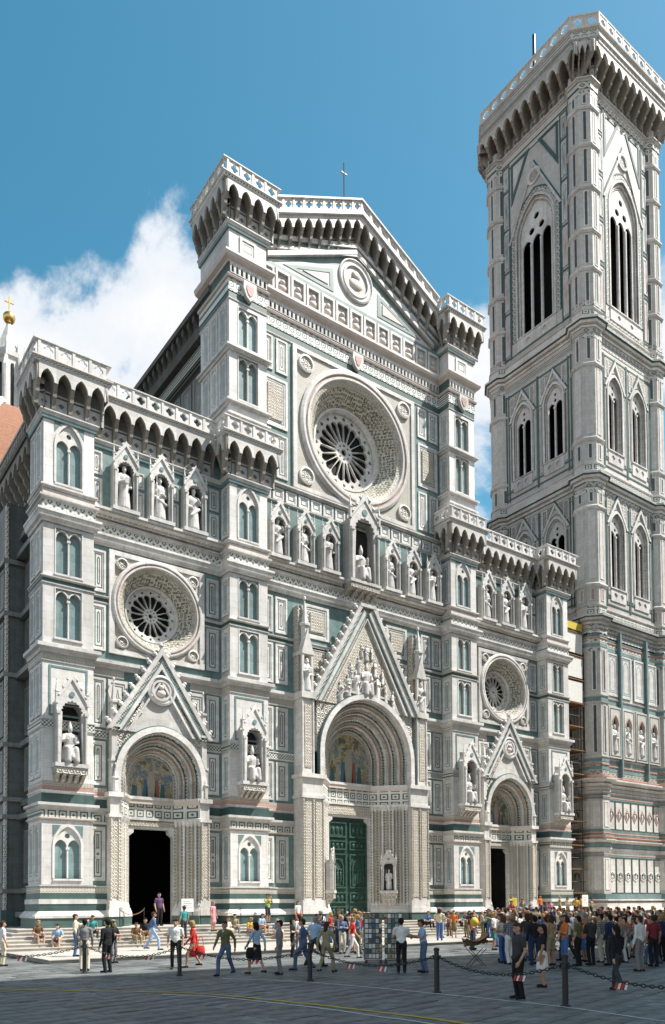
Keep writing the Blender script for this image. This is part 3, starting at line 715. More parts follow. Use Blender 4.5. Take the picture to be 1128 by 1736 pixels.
# --- statues: robed figures in four poses, made from one voxel surface each
def blob_mesh(name, prims, voxel, mats, labels=None, smooth_it=2, dec=1.0):
    """prims: (p0, p1, r0, r1, (sx, sy), label): tapered capsules with an elliptic section; fused into one surface"""
    b = MB()
    for p0, p1, r0, r1, sc, lab in prims:
        p0, p1 = Vector(p0), Vector(p1); d = p1-p0; L = d.length; d = d.normalized() if L > 1e-6 else Vector((0, 0, 1))
        a = Vector((0, 1, 0)).cross(d); a = a.normalized() if a.length > .05 else Vector((1, 0, 0)); c = d.cross(a)
        if abs(d.z) > .6: a = Vector((1, 0, 0)); a = (a-d*a.dot(d)).normalized(); c = d.cross(a)
        rows = []
        for i in range(4): t = math.pi/2*(1-i/3); rows.append((p0-d*r0*math.sin(t)*.9, r0*math.cos(t)+1e-4))
        for i in range(4): t = math.pi/2*i/3; rows.append((p1+d*r1*math.sin(t)*.9, r1*math.cos(t)+1e-4))
        b.grid([[q+a*(math.cos(2*math.pi*k/10)*r*sc[0])+c*(math.sin(2*math.pi*k/10)*r*sc[1]) for k in range(10)] for q, r in rows], mats[0], True)
    me0 = b.mesh(name+'_raw'); o = bpy.data.objects.new(name+'_raw', me0); col.objects.link(o)
    md_ = o.modifiers.new('r', 'REMESH'); md_.mode = 'VOXEL'; md_.voxel_size = voxel; md_.use_smooth_shade = True
    if smooth_it: sm = o.modifiers.new('s', 'SMOOTH'); sm.iterations = smooth_it; sm.factor = .5
    if dec < 1: dm = o.modifiers.new('d', 'DECIMATE'); dm.ratio = dec
    dg = bpy.context.evaluated_depsgraph_get(); me = bpy.data.meshes.new_from_object(o.evaluated_get(dg))
    bpy.data.objects.remove(o); bpy.data.meshes.remove(me0); me.name = name
    me.materials.clear()
    for q in mats: me.materials.append(MATS[q] if isinstance(q, str) else q)
    n = len(me.polygons); ce = np.empty(n*3); me.polygons.foreach_get('center', ce); ce = ce.reshape(-1, 3)
    idx = np.zeros(n, int)
    if labels:
        best = np.full(n, 1e9)
        for p0, p1, r0, r1, sc, lab in prims:
            p0, p1 = np.array(p0, float), np.array(p1, float); d = p1-p0; t = np.clip(((ce-p0)@d)/max(d@d, 1e-9), 0, 1)
            q = ce-(p0+t[:, None]*d); rr = (r0+(r1-r0)*t)*(sc[0]+sc[1])/2
            dist = np.linalg.norm(q, axis=1)-rr
            up = dist < best; best[up] = dist[up]; idx[up] = lab
    me.polygons.foreach_set('material_index', idx.astype(np.int32)); me.polygons.foreach_set('use_smooth', [True]*n); me.update(); return me
O1 = (1, 1)
def statue_prims(k):
    P = [((0, 0, .10), (0, 0, .75), .24, .19, (1.1, .9), 0), ((0, 0, .75), (0, 0, 1.22), .19, .21, (1.1, .8), 0), ((-.14, 0, 1.36), (.14, 0, 1.36), .10, .10, (1, .9), 0),
         ((0, 0, 1.4), (0, -.01, 1.52), .06, .055, O1, 0), ((0, -.02, 1.60), (0, -.02, 1.68), .095, .10, (.95, 1.05), 0), ((0, -.11, 1.55), (0, -.09, 1.50), .05, .04, O1, 0)]
    for i in range(7): t = -1.2+i*.4; P.append(((.20*math.sin(t), -.19*math.cos(t), .06), (.12*math.sin(t), -.15*math.cos(t), .95+.1*(i % 2)), .05, .03, O1, 0))
    if k == 0: P += [((-.22, 0, 1.34), (-.27, -.06, 1.02), .075, .06, O1, 0), ((-.27, -.06, 1.02), (-.05, -.24, 1.08), .06, .05, O1, 0), ((.22, 0, 1.34), (.28, .0, 1.02), .075, .06, O1, 0), ((.28, 0, 1.02), (.2, -.2, .85), .06, .05, O1, 0), ((.0, -.26, 1.0), (.04, -.26, 1.2), .09, .09, (1, .4), 0)]
    if k == 1: P += [((-.22, 0, 1.34), (-.30, -.08, 1.06), .075, .06, O1, 0), ((-.30, -.08, 1.06), (-.22, -.22, 1.36), .06, .05, O1, 0), ((.22, 0, 1.34), (.27, -.02, 1.0), .075, .06, O1, 0), ((.27, -.02, 1.0), (.02, -.24, 1.0), .06, .05, O1, 0), ((-.22, -.24, .2), (-.22, -.24, 1.75), .02, .02, O1, 0), ((-.28, -.1, .9), (.2, -.2, .62), .07, .05, O1, 0)]
    if k == 2: P += [((-.22, 0, 1.34), (-.28, .0, 1.0), .075, .06, O1, 0), ((-.28, 0, 1.0), (-.16, -.22, .86), .06, .05, O1, 0), ((.22, 0, 1.34), (.3, -.1, 1.1), .075, .06, O1, 0), ((.3, -.1, 1.1), (.08, -.26, 1.25), .06, .05, O1, 0), ((.2, -.12, .9), (-.2, -.2, .55), .07, .05, O1, 0)]
    return P
def seated_prims():
    return [((0, .1, .1), (0, .1, .6), .34, .30, (1.1, .8), 0), ((-.13, .05, .62), (-.16, -.30, .60), .13, .11, O1, 0), ((.13, .05, .62), (.16, -.30, .60), .13, .11, O1, 0), ((-.16, -.30, .58), (-.17, -.30, .08), .12, .15, O1, 0), ((.16, -.30, .58), (.17, -.30, .08), .12, .15, O1, 0),
            ((0, .1, .62), (0, .08, 1.1), .22, .24, (1.1, .8), 0), ((-.15, .08, 1.22), (.15, .08, 1.22), .1, .1, O1, 0), ((0, .07, 1.25), (0, .05, 1.36), .06, .06, O1, 0), ((0, .04, 1.42), (0, .03, 1.52), .10, .10, O1, 0), ((0, .04, 1.58), (0, .05, 1.80), .10, .03, O1, 0),
            ((-.26, .08, 1.2), (-.34, -.05, .92), .08, .07, O1, 0), ((-.34, -.05, .92), (-.2, -.32, .98), .07, .05, O1, 0), ((.26, .08, 1.2), (.33, -.05, .92), .08, .07, O1, 0), ((.33, -.05, .92), (.1, -.3, .82), .07, .05, O1, 0), ((0, -.25, .55), (0, -.34, .2), .10, .12, O1, 0), ((.08, -.32, .86), (.08, -.36, 1.02), .09, .09, (1, .4), 0)]
STAT = [blob_mesh('statue', statue_prims(k), .026, ['marble_white'], None, 1) for k in range(3)]
SEAT = blob_mesh('seated_statue', seated_prims(), .030, ['marble_white'], None, 1)
def statue(loc, h, label, k, rz=0., group=None, seated=False):
    o = ob('statue', SEAT if seated else STAT[k % 3], None, loc, rz, (h/1.8,)*3); return tag(o, label, 'statue', group)

# --- niches
def tabernacle(parent, F, u, d, z, w, h, depth, proj, console=True, mat='marble_white', back='niche_back'):
    """gabled niche: opening w wide, total height h (gable tip), recess depth, projection proj"""
    b = MB(); a = w/2; zs = h*.56; rise = a*1.15; fo = foiled(a, 0, zs, rise, 9, .07)
    side = a+.20*w; gz = zs+rise*.75
    hull = [(-side, 0), (side, 0), (side, gz), (.04, h*.985), (-.04, h*.985), (-side, gz)]
    b.plate(hull, [fo], -proj, -proj+.13, mat)
    b.plate([(-side-.06, gz-.1), (-side-.06, gz+.12), (0, h+.05), (side+.06, gz+.12), (side+.06, gz-.1), (0, h-.26*w)], [], -proj-.07, -proj+.002, mat)
    in_ = lancet_ccw(a*.86, h*.0+.02, zs, rise*.9, 8)
    # hollow behind
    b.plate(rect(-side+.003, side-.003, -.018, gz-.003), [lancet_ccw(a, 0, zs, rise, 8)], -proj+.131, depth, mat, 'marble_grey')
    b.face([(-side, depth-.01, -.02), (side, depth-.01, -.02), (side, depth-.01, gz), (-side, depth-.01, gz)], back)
    b.plate(circ(w*.12, 10, 0, gz+(h-gz)*.32), [], -proj-.05, -proj+.002, 'marble_teal')
    for q in (-1, 1):
        b.tube([(q*(side-.07*w), -proj-.06, 0), (q*(side-.07*w), -proj-.06, zs)], .055*w, mat, 6); b.box(q*(side-.07*w)-.09*w, q*(side-.07*w)+.09*w, -proj-.06-.08*w, -proj-.001, zs-.1, zs+.08, mat)
        pinnacle(b, q*(side), -proj, gz-.05, gz+(h-gz)*.8, .07*w)
    b.box(-side-.08, side+.08, -proj-.14, .01, -.22, -.021, mat)
    if console:
        b.box(-side-.02, side+.02, -proj-.08, .01, -.55, -.221, 'carved_white')
        for q in range(5):
            x = -side+.12+q*(2*side-.24)/4
            b.prism_x([(.0, -.95), (-.12, -.92), (-proj, -.56), (0, -.56)][::-1], x-.09, x+.09, 'carved_white')
    n = b.build('niche', parent, F.at(u, d, z), F.rz)
    for q in (-1, 1):
        for i in range(3):
            t = (i+.6)/3.6; ob('crocket', crocket_mesh(), n, F.at(u+q*side*(1-t), d+proj+.02, z+gz+.1+(h-gz)*t), F.rz, (q*.62*w, .62*w, .62*w))
    return n
# pier niches with seated bishops
who = ('a shaded side', '', '', '')
for i, p in enumerate(piers):
    x = (PX[i][0]+PX[i][1])/2
    tabernacle(duomo, FW, x, 0, 9.45, 1.12, 4.55, .2, .62, True)
    b = MB(); b.plate(rect(-1.31, 1.31, 8.56, 14.65), [rect(-.62, .62, 9.2, 13.2)], -.21, -.001, 'marble_clean'); b.plate(rect(-1.0, 1.0, 11.9, 14.5), [rect(-.90, .90, 12.0, 14.4)], -.24, -.2, 'marble_teal'); b.build('face_slab', p, (x, .2, 0))
    statue((x, -.36, 9.47), 2.15, ('seated marble bishop in the niche of the leftmost pier', 'seated marble bishop in the niche left of the central portal', 'seated marble bishop in the niche right of the central portal', 'seated marble bishop in the niche of the pier beside the bell tower')[i], 0, 0, 'seated statues in the pier niches', True)
# galleries
GL = 'standing statues of the facade gallery'
ordn = ('left', 'middle', 'right')
for nm, c, p in (('left', -BC, bayL), ('right', BC, bayR)):
    for k, u in enumerate((-2.1, 0, 2.1)):
        tabernacle(duomo, FW, c+u, -WALL, 23.98, .98, 3.72, .0, .55, False)
        statue((c+u, WALL-.26, 24.0), 2.55, f'{ordn[k]} of the three robed marble statues above the {nm} rose window', k+(nm == 'right'), 0, GL)
for q, sd in ((-1, 'left'), (1, 'right')):
    for k, u in enumerate((2.65, 4.60, 6.55)):
        tabernacle(duomo, FW, q*u, -WALL, 23.98, .92, 3.45, .0, .60, False)
        statue((q*u, WALL-.28, 24.0), 2.5, f'{("innermost", "middle", "outermost")[k]} of the three robed marble statues {sd} of the large central gallery niche', k+(q > 0), 0, GL)
tabernacle(duomo, FW, 0, -WALL, 23.75, 1.75, 5.95, .0, .85, True)
statue((0, WALL-.45, 23.8), 2.6, 'enthroned marble figure in the large gabled niche under the central rose window', 0, 0, GL, True)
# gallery balcony
for path in ([(-18.49, WALL), (-10.37, WALL)], [(10.37, WALL), (18.49, WALL)], [(-7.78, WALL), (-1.5, WALL)], [(1.5, WALL), (7.78, WALL)]):
    b = MB(); b.sweep(path, [(.0, 23.3), (.30, 23.32), (.36, 23.42), (.56, 23.50), (.62, 23.6), (.62, 23.74), (.0, 23.76)], 'marble_white', mats=['marble_white', 'carved_white', 'marble_white', 'carved_fine', 'marble_white', 'marble_white']); b.build('gallery_sill', duomo)

# dentils under the great cornice
for i, (x0, x1) in enumerate(PX):
    for k in range(9): ob('dentil', dme, piers[i], (x0+.15+k*(x1-x0-.3)/8, -.08, 22.08), 0)
for x0, x1, p in ((-18.49, -10.37, bayL), (10.37, 18.49, bayR), (-7.78, 7.78, bayC)):
    n_ = int((x1-x0-.6)/.32)
    for k in range(n_+1): ob('dentil', dme, p, (x0+.3+k*(x1-x0-.6)/n_, WALL-.08, 22.08), 0)
# ------------------------------------------------------------------ portals
def lerp(a, b, t): return a+(b-a)*t
def portal(cx, nm, yP, yF, W, a0, rise0, a1, rise1, zs, yT, dw, dh, ent, gable, n, central):
    zb = PZ+.02; pr = ob('portal', None, duomo, (cx, yF, PZ))
    # outer buttress pillars
    pw = W-a0
    for q in (-1, 1):
        x0, x1 = sorted((cx+q*a0, cx+q*W)); P = MB()
        yF_ = yF; yF = yP; P.box(x0, x1, yF, WALL+.01, zb, ent[1], 'marble_white')
        P.box(x0-.08, x1+.08, yF-.10, WALL+.005, zb, 1.62, 'marble_green'); P.box(x0-.12, x1+.12, yF-.16, WALL+.004, 1.62, 1.98, 'marble_white'); P.box(x0-.05, x1+.05, yF-.07, WALL+.003, 1.98, 2.5, 'marble_white')
        P.box(x0-.10, x1+.10, yF-.12, WALL+.006, ent[0]-.08, ent[0]+.1, 'marble_white'); P.box(x0-.14, x1+.14, yF-.18, WALL+.007, ent[1]-.25, ent[1], 'marble_white')
        for k in range(1 if pw < 1 else 2):
            wd = pw/(1 if pw < 1 else 2); xa = x0+k*wd; P.box(xa+wd*.2, xa+wd*.8, yF-.05, yF+.02, 2.7, ent[0]-.3, 'carved_fine')
            if k: P.tube([(xa, yF-.03, 2.5), (xa, yF-.03, ent[0]-.1)], .08, 'carved_fine', 6)
        for e in (x0+.05, x1-.05): P.tube([(e, yF-.03, 2.5), (e, yF-.03, ent[0]-.1)], .07, 'carved_fine', 6)
        yF = yF_; P.build('portal_pillar', pr)
    # orders: splayed jambs with shafts, and the archivolt over each
    pts = []
    for i in range(n+1):
        t = i/n; pts.append((lerp(a0, a1, t), lerp(yF, yT, t), lerp(rise0, rise1, t)))
    N = 14
    def larch(a, r): return [(cx-a, ent[1])]+arch(a, r, zs, N, cx)+[(cx+a, ent[1])]
    for i in range(n):
        (aa, ya, ra), (ab, yb, rb) = pts[i], pts[i+1]
        b = MB(); mt = ('inlay_check', 'carved_fine', 'marble_white')[i % 3]
        A = larch(aa, ra); B = larch(ab, rb)
        ymid = lerp(ya, yb, .55)
        Am = [(lerp(p[0], q[0], .12), lerp(p[1], q[1], .12)) for p, q in zip(A, B)]
        b.grid([[(x, ya, z) for x, z in A], [(x, ya-.03, z) for x, z in Am], [(x, ymid, z) for x, z in Am]], ('marble_white', 'marble_green', 'marble_pink')[i % 3])
        b.grid([[(x, ymid, z) for x, z in Am], [(x, ymid, z) for x, z in B], [(x, yb, z) for x, z in B]], mt)
        # roll moulding
        R0 = [(lerp(p[0], q[0], .45), lerp(p[1], q[1], .45)) for p, q in zip(A, B)]
        b.tube([(x, ymid-.02, z) for x, z in R0], .055+.02*(i % 2), 'carved_fine' if i % 2 else 'marble_white', 6)
        b.build('archivolt', pr)
        for q in (-1, 1):
            j = MB(); xa, xb = cx+q*aa, cx+q*ab; xm = lerp(xa, xb, .12); hh = dh+.05 if False else ent[1]
            j.grid([[(xa, ya, z) for z in (zb, hh)], [(xm, ya-.03, z) for z in (zb, hh)], [(xm, ymid, z) for z in (zb, hh)]] if q < 0 else [[(xm, ymid, z) for z in (zb, hh)], [(xm, ya-.03, z) for z in (zb, hh)], [(xa, ya, z) for z in (zb, hh)]], ('marble_white', 'marble_green', 'marble_rosy')[i % 3])
            j.grid([[(xm, ymid, z) for z in (zb, hh)], [(xb, ymid, z) for z in (zb, hh)], [(xb, yb, z) for z in (zb, hh)]], ('inlay_check', 'carved_fine')[i % 2])
            xs = lerp(xa, xb, .5); j.tube([(xs, ymid-.05, 2.35), (xs, ymid-.05, ent[0]-.28)], .075, ('carved_fine', 'marble_white', 'inlay_fine')[i % 3], 7)
            j.lathe_z([(.075, ent[0]-.30), (.15, ent[0]-.1), (.16, ent[0])], 7, 'marble_white', xs, ymid-.05); j.lathe_z([(.15, 2.1), (.15, 2.2), (.08, 2.38)], 7, 'marble_white', xs, ymid-.05)
            j.build('jamb_shaft', pr)
    # base courses and entablature following the splay, one strip each side
    for q in (-1, 1):
        path = [(cx+q*(a0+.005), yF), (cx+q*a1, yT)]; path = path if q < 0 else path[::-1]
        b = MB()
        b.sweep(path, [(0, zb), (.26, zb), (.26, 1.62), (0, 1.62)], 'marble_green'); b.sweep(path, [(0, 1.621), (.30, 1.621), (.26, 1.85), (.15, 2.1), (0, 2.12)], 'marble_white'); b.build('base_course', pr); b = MB()
        e0, e1 = ent
        b.sweep(path, [(-.05, e0), (.18, e0), (.20, e0+.12), (.10, e0+.16), (.10, e1-.38), (.16, e1-.34), (.28, e1-.14), (.30, e1), (-.05, e1+.002)], 'marble_white', mats=['marble_white', 'marble_white', 'marble_white', 'inlay_square', 'marble_white', 'marble_rosy', 'marble_white', 'marble_white'])
        b.build('entablature', pr)
    # door wall with lintel and the entablature above it
    b = MB(); hole = [(cx-dw, zb+.002), (cx+dw, zb+.002), (cx+dw, dh-.42), (cx+dw-.12, dh-.32), (cx+dw-.28, dh-.2), (cx+dw-.28, dh), (cx-dw+.28, dh), (cx-dw+.28, dh-.2), (cx-dw+.12, dh-.32), (cx-dw, dh-.42)]
    b.plate([(cx-a1-.02, zb), (cx+a1+.02, zb), (cx+a1+.02, ent[1]+.05), (cx-a1-.02, ent[1]+.05)], [hole], yT-.02, yT+.35, 'marble_white')
    x0, x1 = cx-a1, cx+a1
    b.box(x0, x1, yT-.10, yT-.021, dh+.18, ent[0]-.05, 'carved_fine'); b.box(x0, x1, yT-.16, yT-.022, ent[0], ent[0]+.14, 'marble_white'); b.box(x0, x1, yT-.09, yT-.023, ent[0]+.14, ent[1]-.36, 'inlay_square'); b.box(x0, x1, yT-.24, yT-.024, ent[1]-.36, ent[1]-.12, 'marble_rosy'); b.box(x0, x1, yT-.30, yT-.0241, ent[1]-.12, ent[1]+.05, 'marble_white')
    b.build('door_surround', pr)
    b = MB(); T = larch(a1+.01, rise1+.01)[1:-1]; b.plate([(cx+a1, ent[1]-.02), (cx-a1, ent[1]-.02)][::-1]+[p for p in T[::-1]], [], yT+.02, yT+.2, 'mosaic')
    ty = b.build('tympanum', duomo)
    Ti = larch(a1*.93, rise1*.93); b = MB(); b.band(Ti, larch(a1*1.0, rise1*1.0), yT-.05, yT+.03, 'carved_fine'); b.build('tympanum_border', pr)
    ns = 7; zt0 = ent[1]+.06
    for k in range(ns):
        f = (k-(ns-1)/2)/((ns-1)/2); hh = (rise1+zs-ent[1])*((.80 if k == 3 else .62)-.28*abs(f)); x = cx+f*a1*.74; ww = a1*(.20 if k == 3 else .105)
        b = MB(); b.plate([(x-ww, zt0), (x+ww, zt0), (x+ww*.85, zt0+hh*.45), (x+ww*.6, zt0+hh*.78), (x-ww*.6, zt0+hh*.78), (x-ww*.85, zt0+hh*.45)], [], yT+.012, yT+.021, ('mos_teal', 'mos_cream', 'mos_blue', 'mos_cream', 'mos_red', 'mos_teal', 'mos_gold')[(k+(7 if central else 0)) % 7])
        b.plate(circ(ww*.42, 10, x, zt0+hh*.9), [], yT+.008, yT+.0205, 'mos_gold'); b.build('mosaic_figure', ty)
    # gable
    az, fz, fw, top = gable; b = MB(); slope = (az-fz)/(fw-top); th = .62 if central else .50
    yg = yP-.02
    def out(off): return [(cx-fw+off*1.1, fz), (cx-top*.999+off*.5 if top else cx, az-off*1.75), (cx+top*.999-off*.5 if top else cx, az-off*1.75), (cx+fw-off*1.1, fz)]
    A0 = arch(a0+.06, rise0+.06, zs, N, cx); A0 = [p for p in A0 if p[1] > fz] if True else A0
    cut = [(cx-min(fw*.98, a0+.06), fz)] if A0[0][0] > cx-fw else []
    tri = out(0.0)
    poly = [tri[0]]+[tri[1]]+([tri[2]] if top else [])+[tri[3]]
    inner_arch = A0[::-1]
    b.plate((poly+inner_arch)[::-1], [], yg+.16, WALL+.02, 'marble_white' if not central else 'carved_fine')
    gb = b.build('gable', duomo)
    for q in (-1, 1):      # marble spandrels between the arch and the pillars
        A1 = [p for p in arch(a0+.32, rise0+.32, zs, N, 0) if p[0] <= 0 and p[1] < fz+.25]
        pl_ = [(-a0-.36, ent[1]), (-a0-.321, ent[1])]+A1+[(A1[-1][0], fz+.28), (-a0-.36, fz+.28)]
        pl_ = [(cx-q*x*-1 if q > 0 else cx+x, z) for x, z in pl_]; pl_ = [(2*cx-x, z) for x, z in pl_] if q > 0 and pl_[0][0] < cx else pl_
        sp = MB(); sp.plate(pl_, [], yP+.20, WALL+.01, 'carved_white'); sp.build('portal_spandrel', pr)
    for (o0, o1, dpt, mt) in ((-.12, .12, .20, 'marble_white'), (.12, .30, .06, 'inlay_check'), (.30, .36, .16, 'marble_teal'), (.36, .56, .14, 'marble_white'), (.62, .70, .02, 'marble_teal'), (.86, .98, .10, 'marble_white')):
        for q in (-1, 1):
            t = MB(); k = 1/math.cos(math.atan(slope))
            def xr(off, z): return fw-off*k*.62-(z-fz)/slope
            def ptx(off):
                zt = az-off*.62*k*slope if not top else az-off*.9
                return [(cx+q*xr(off, fz), fz), (cx+q*(max(xr(off, zt), 0) if top else 0), zt)]
            o_, i_ = ptx(o0), ptx(o1); pl = [o_[0], o_[1], i_[1], i_[0]]
            t.plate(pl, [], yg-dpt+.1, yg+.17, mt); t.build('rake_moulding', gb)
    if top: b = MB(); b.box(cx-top-.12, cx+top+.12, yg-.12, WALL, az-.1, az+.12, 'marble_white'); b.build('gable_cap', gb)
    b = MB(); i_ = larch(a0-.02, rise0-.02); o_ = larch(a0+.30, rise0+.30); b.band(i_, o_, yP-.12, yF+.2, 'marble_white'); o2 = larch(a0+.36, rise0+.36); b.band(o_, o2, yP-.05, yF+.2, 'marble_green'); b.build('hood_arch', pr)
    nc = 13 if central else 9
    for q in (-1, 1):
        for k in range(nc):
            z = fz+.3+(az-fz-.6)*k/(nc-1); x = cx+q*(fw+.16-(z-fz)/slope)
            ob('crocket', crocket_mesh(), gb, (x, yg+.12, z), 0, (-q*1.25, 1.1, 1.25))
    if not central:
        mz = az-(az-fz)*.48+.05; b = MB(); b.lathe_y([(.86, -.02), (.86, -.16), (.74, -.2), (.70, -.08), (.62, -.08), (.58, -.16), (.48, -.16), (.44, .0)], 28, 'marble_white', cx, mz, yg+.14); b.plate(circ(.46, 16, cx, mz), [], yg+.10, yg+.2, 'marble_grey')
        m_ = b.build('gable_medallion', duomo); ob('bust', bust_me, m_, (cx, yg+.08, mz-.36), 0, (.85, .7, .8))
        b = MB(); b.lathe_z([(.05, az-.1), (.12, az+.1), (.06, az+.2), (.16, az+.34), (.1, az+.46), (.01, az+.56)], 7, 'marble_white', cx, yg+.1); b.build('finial', gb)
        for q in (-1, 1):
            b = MB()
            def tr(f): return [(cx+q*lerp(1.0, lerp(1.75, 1.0, v[0]), 1)*1.0, v[1]) for v in ((0, 0),)]
            tri_ = [(cx+q*1.05, fz+1.15), (cx+q*1.95, fz+.32), (cx+q*1.25, fz+1.75)]
            b.plate(tri_, [], yg+.08, yg+.17, 'carved_white'); b.build('spandrel_relief', gb)
    else:
        # relief of an enthroned figure among kneeling ones
        zr = zs+rise0+.25
        ob('relief_figure', SEAT, gb, (cx, yg+.10, zr), 0, (1.25, .75, 1.25))
        k = 0
        for q in (-1, 1):
            for (dx, dz, sc) in ((.95, -.12, .95), (1.62, -.30, .86), (2.25, -.75, .8), (.72, 1.35, .66), (1.35, .95, .6), (.45, 2.5, .5)):
                ob('relief_figure', STAT[k % 3], gb, (cx+q*dx, yg+.12, zr+dz), q*.5, (sc, sc*.6, sc)); k += 1
        ob('relief_figure', STAT[1], gb, (cx, yg+.12, zr+2.35), 0, (.62, .4, .62))
        b = MB(); b.plate([(cx-1.9, zr-.02), (cx+1.9, zr-.02), (cx+1.75, zr+.12), (cx-1.75, zr+.12)], [], yg-.0, yg+.18, 'marble_white'); b.build('relief_shelf', gb)
    # pinnacles on the buttress pillars
    for q in (-1, 1):
        x = cx+q*((a0+W)/2 if not central else W-.46); b = MB(); hw = pw*.42 if not central else .41; yF = yP
        if not central:
            b.box(x-hw*.8, x+hw*.8, yF+.05, WALL, ent[1], ent[1]+1.7, 'marble_white'); b.box(x-hw, x+hw, yF-.02, WALL, ent[1]+1.7, ent[1]+1.85, 'marble_white'); b.box(x-hw*.7, x+hw*.7, yF+.08, WALL, ent[1]+1.85, fz-.05, 'marble_white'); b.box(x-hw*1.1, x+hw*1.1, yF-.06, WALL+.001, fz-.05, fz+.12, 'inlay_check'); b.box(x-hw*1.2, x+hw*1.2, yF-.1, WALL+.002, fz+.12, fz+.25, 'marble_white')
            pinnacle(b, x, yF+.25, fz+.25, fz+2.9, .2)
            pinnacle(b, x, yF-.05, ent[1], ent[1]+1.6, .16)
        else:
            z2 = 15.55
            b.box(x-hw, x+hw, yF+.06, WALL, ent[1], z2-.4, 'marble_white'); b.box(x-hw*.6, x+hw*.6, yF+.02, yF+.08, ent[1]+.4, z2-.8, 'carved_fine')
            for e in (-1, 1): b.tube([(x+e*hw, yF+.06, ent[1]), (x+e*hw, yF+.06, z2-.4)], .08, 'marble_white', 6)
            b.box(x-hw*1.3, x+hw*1.3, yF-.1, WALL+.001, z2-.4, z2, 'marble_white')
            b.box(x-hw, x+hw, yF+.5, WALL, z2, z2+5.6, 'carved_white')
            for e in (-1, 1): b.box(x+e*hw*.86-.08, x+e*hw*.86+.08, yF+.02, yF+.18, z2, z2+2.4, 'marble_white')
            b.box(x-hw*1.08, x+hw*1.08, yF-.02, WALL+.002, z2+2.4, z2+2.6, 'marble_white')
            b.plate([(x-hw, z2+2.6), (x+hw, z2+2.6), (x, z2+4.0)], [], yF, yF+.5, 'marble_white')
            pinnacle(b, x, yF+.35, z2+2.6, z2+6.2, .28)
        b.build('pinnacle', pr)
    return pr
door_args = []
pl = portal(-BC, 'left', .5, .5, 2.95, 2.42, 2.62, 1.42, 1.50, 9.28, 1.95, 1.34, 6.55, (7.05, 8.32), (16.45, 11.75, 3.02, 0), 7, False)
prr = portal(BC, 'right', .5, .5, 2.95, 2.42, 2.62, 1.42, 1.50, 9.28, 1.95, 1.34, 6.55, (7.05, 8.32), (16.45, 11.75, 3.02, 0), 7, False)
pc = portal(0, 'central', 0.0, .30, 5.28, 3.68, 3.85, 1.86, 2.0, 11.92, 2.2, 1.70, 8.12, (8.95, 10.40), (22.0, 15.15, 4.52, .52), 11, True)
# bronze doors
b = MB(); b.box(-1.72, 1.72, 2.42, 2.5, PZ+.02, 8.2, 'bronze'); dr = b.build('door', duomo)
pz = (1.45, 2.3, 3.3, 5.9, 6.75); ph = (.65, .75, 2.35, .65, 1.05)
for q in (-1, 1):
    for z, h in zip(pz, ph):
        b = MB(); b.plate(rect(-.74, .74, 0, h), [rect(-.62, .62, .1, h-.1)], -.10, 0, 'bronze')
        if h > 2:
            L = lancet_ccw(.5, .15, h*.62, .6); b.plate(L, [[(x*.8, .2+(z_-.15)*.92) for x, z_ in L]], -.09, 0, 'bronze')
            for k in range(3): b.ball((-.25+.25*k, -.02, .75), .15, 'bronze', 6, 5, (.8, .6, 2.6)); b.ball((-.25+.25*k, -.03, 1.25), .09, 'bronze', 6, 4)
        else:
            for k in range(3): b.ball((-.36+.36*k, -.01, h/2), .17, 'bronze', 7, 5, (.8, .6, 1.0 if h < .8 else 1.4))
        b.build('door_panel', dr, (q*.86, 2.42, z))
# figures in tabernacles on the splay of the central portal
for q, sd in ((1, 'right'), (-1, 'left')):
    t = .50; x = q*lerp(3.68, 1.86, t); y = lerp(.3, 2.2, t); rz = -q*math.atan2(1.9, 1.82)
    F = Frame(x, y, rz); tabernacle(duomo, F, 0, .16, 3.15, .72, 2.75, .0, .42, True)
    statue(F.at(0, .30, 3.17), 1.45, f'small robed marble statue in a gabled niche on the {sd} jamb of the central portal', 1, rz, 'statues of the central portal')
    x = q*4.82; statue((x, .16, 15.56), 2.2, f'marble statue under the pinnacle {sd} of the central gable', 2 if q > 0 else 0, 0, 'statues of the central portal')
# ------------------------------------------------------------------ the body of the church behind the facade
b = MB()
NX, AX = 9.2, 20.35
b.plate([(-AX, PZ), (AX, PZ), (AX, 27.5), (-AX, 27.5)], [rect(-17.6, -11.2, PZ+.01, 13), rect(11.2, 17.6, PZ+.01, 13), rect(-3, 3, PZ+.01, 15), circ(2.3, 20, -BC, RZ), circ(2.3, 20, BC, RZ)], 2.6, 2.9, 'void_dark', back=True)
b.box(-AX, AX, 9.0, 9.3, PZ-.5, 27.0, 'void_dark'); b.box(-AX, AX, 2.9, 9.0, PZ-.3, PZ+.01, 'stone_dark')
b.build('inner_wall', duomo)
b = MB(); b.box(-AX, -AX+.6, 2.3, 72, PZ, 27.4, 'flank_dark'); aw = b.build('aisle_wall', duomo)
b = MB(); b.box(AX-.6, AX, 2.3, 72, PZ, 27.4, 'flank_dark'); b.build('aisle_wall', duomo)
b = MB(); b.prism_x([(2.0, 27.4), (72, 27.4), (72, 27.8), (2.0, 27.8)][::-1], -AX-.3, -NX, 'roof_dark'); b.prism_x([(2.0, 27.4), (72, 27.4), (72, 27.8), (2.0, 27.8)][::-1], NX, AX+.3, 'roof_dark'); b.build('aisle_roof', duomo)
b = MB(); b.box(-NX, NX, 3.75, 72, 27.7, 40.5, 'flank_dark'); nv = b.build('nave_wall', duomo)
b = MB()
for q in (-1, 1):
    b.grid([[(q*(NX+1.35), y, 40.55), (0, y, 44.4)][::q] for y in (2.2, 72)], 'roof_tile'); b.box(min(q*NX, q*(NX+1.35)), max(q*NX, q*(NX+1.35)), 2.3, 72, 40.2, 40.5, 'stone_dark')
b.build('nave_roof', duomo)
Fv = Frame(-NX, 0, -math.pi/2)
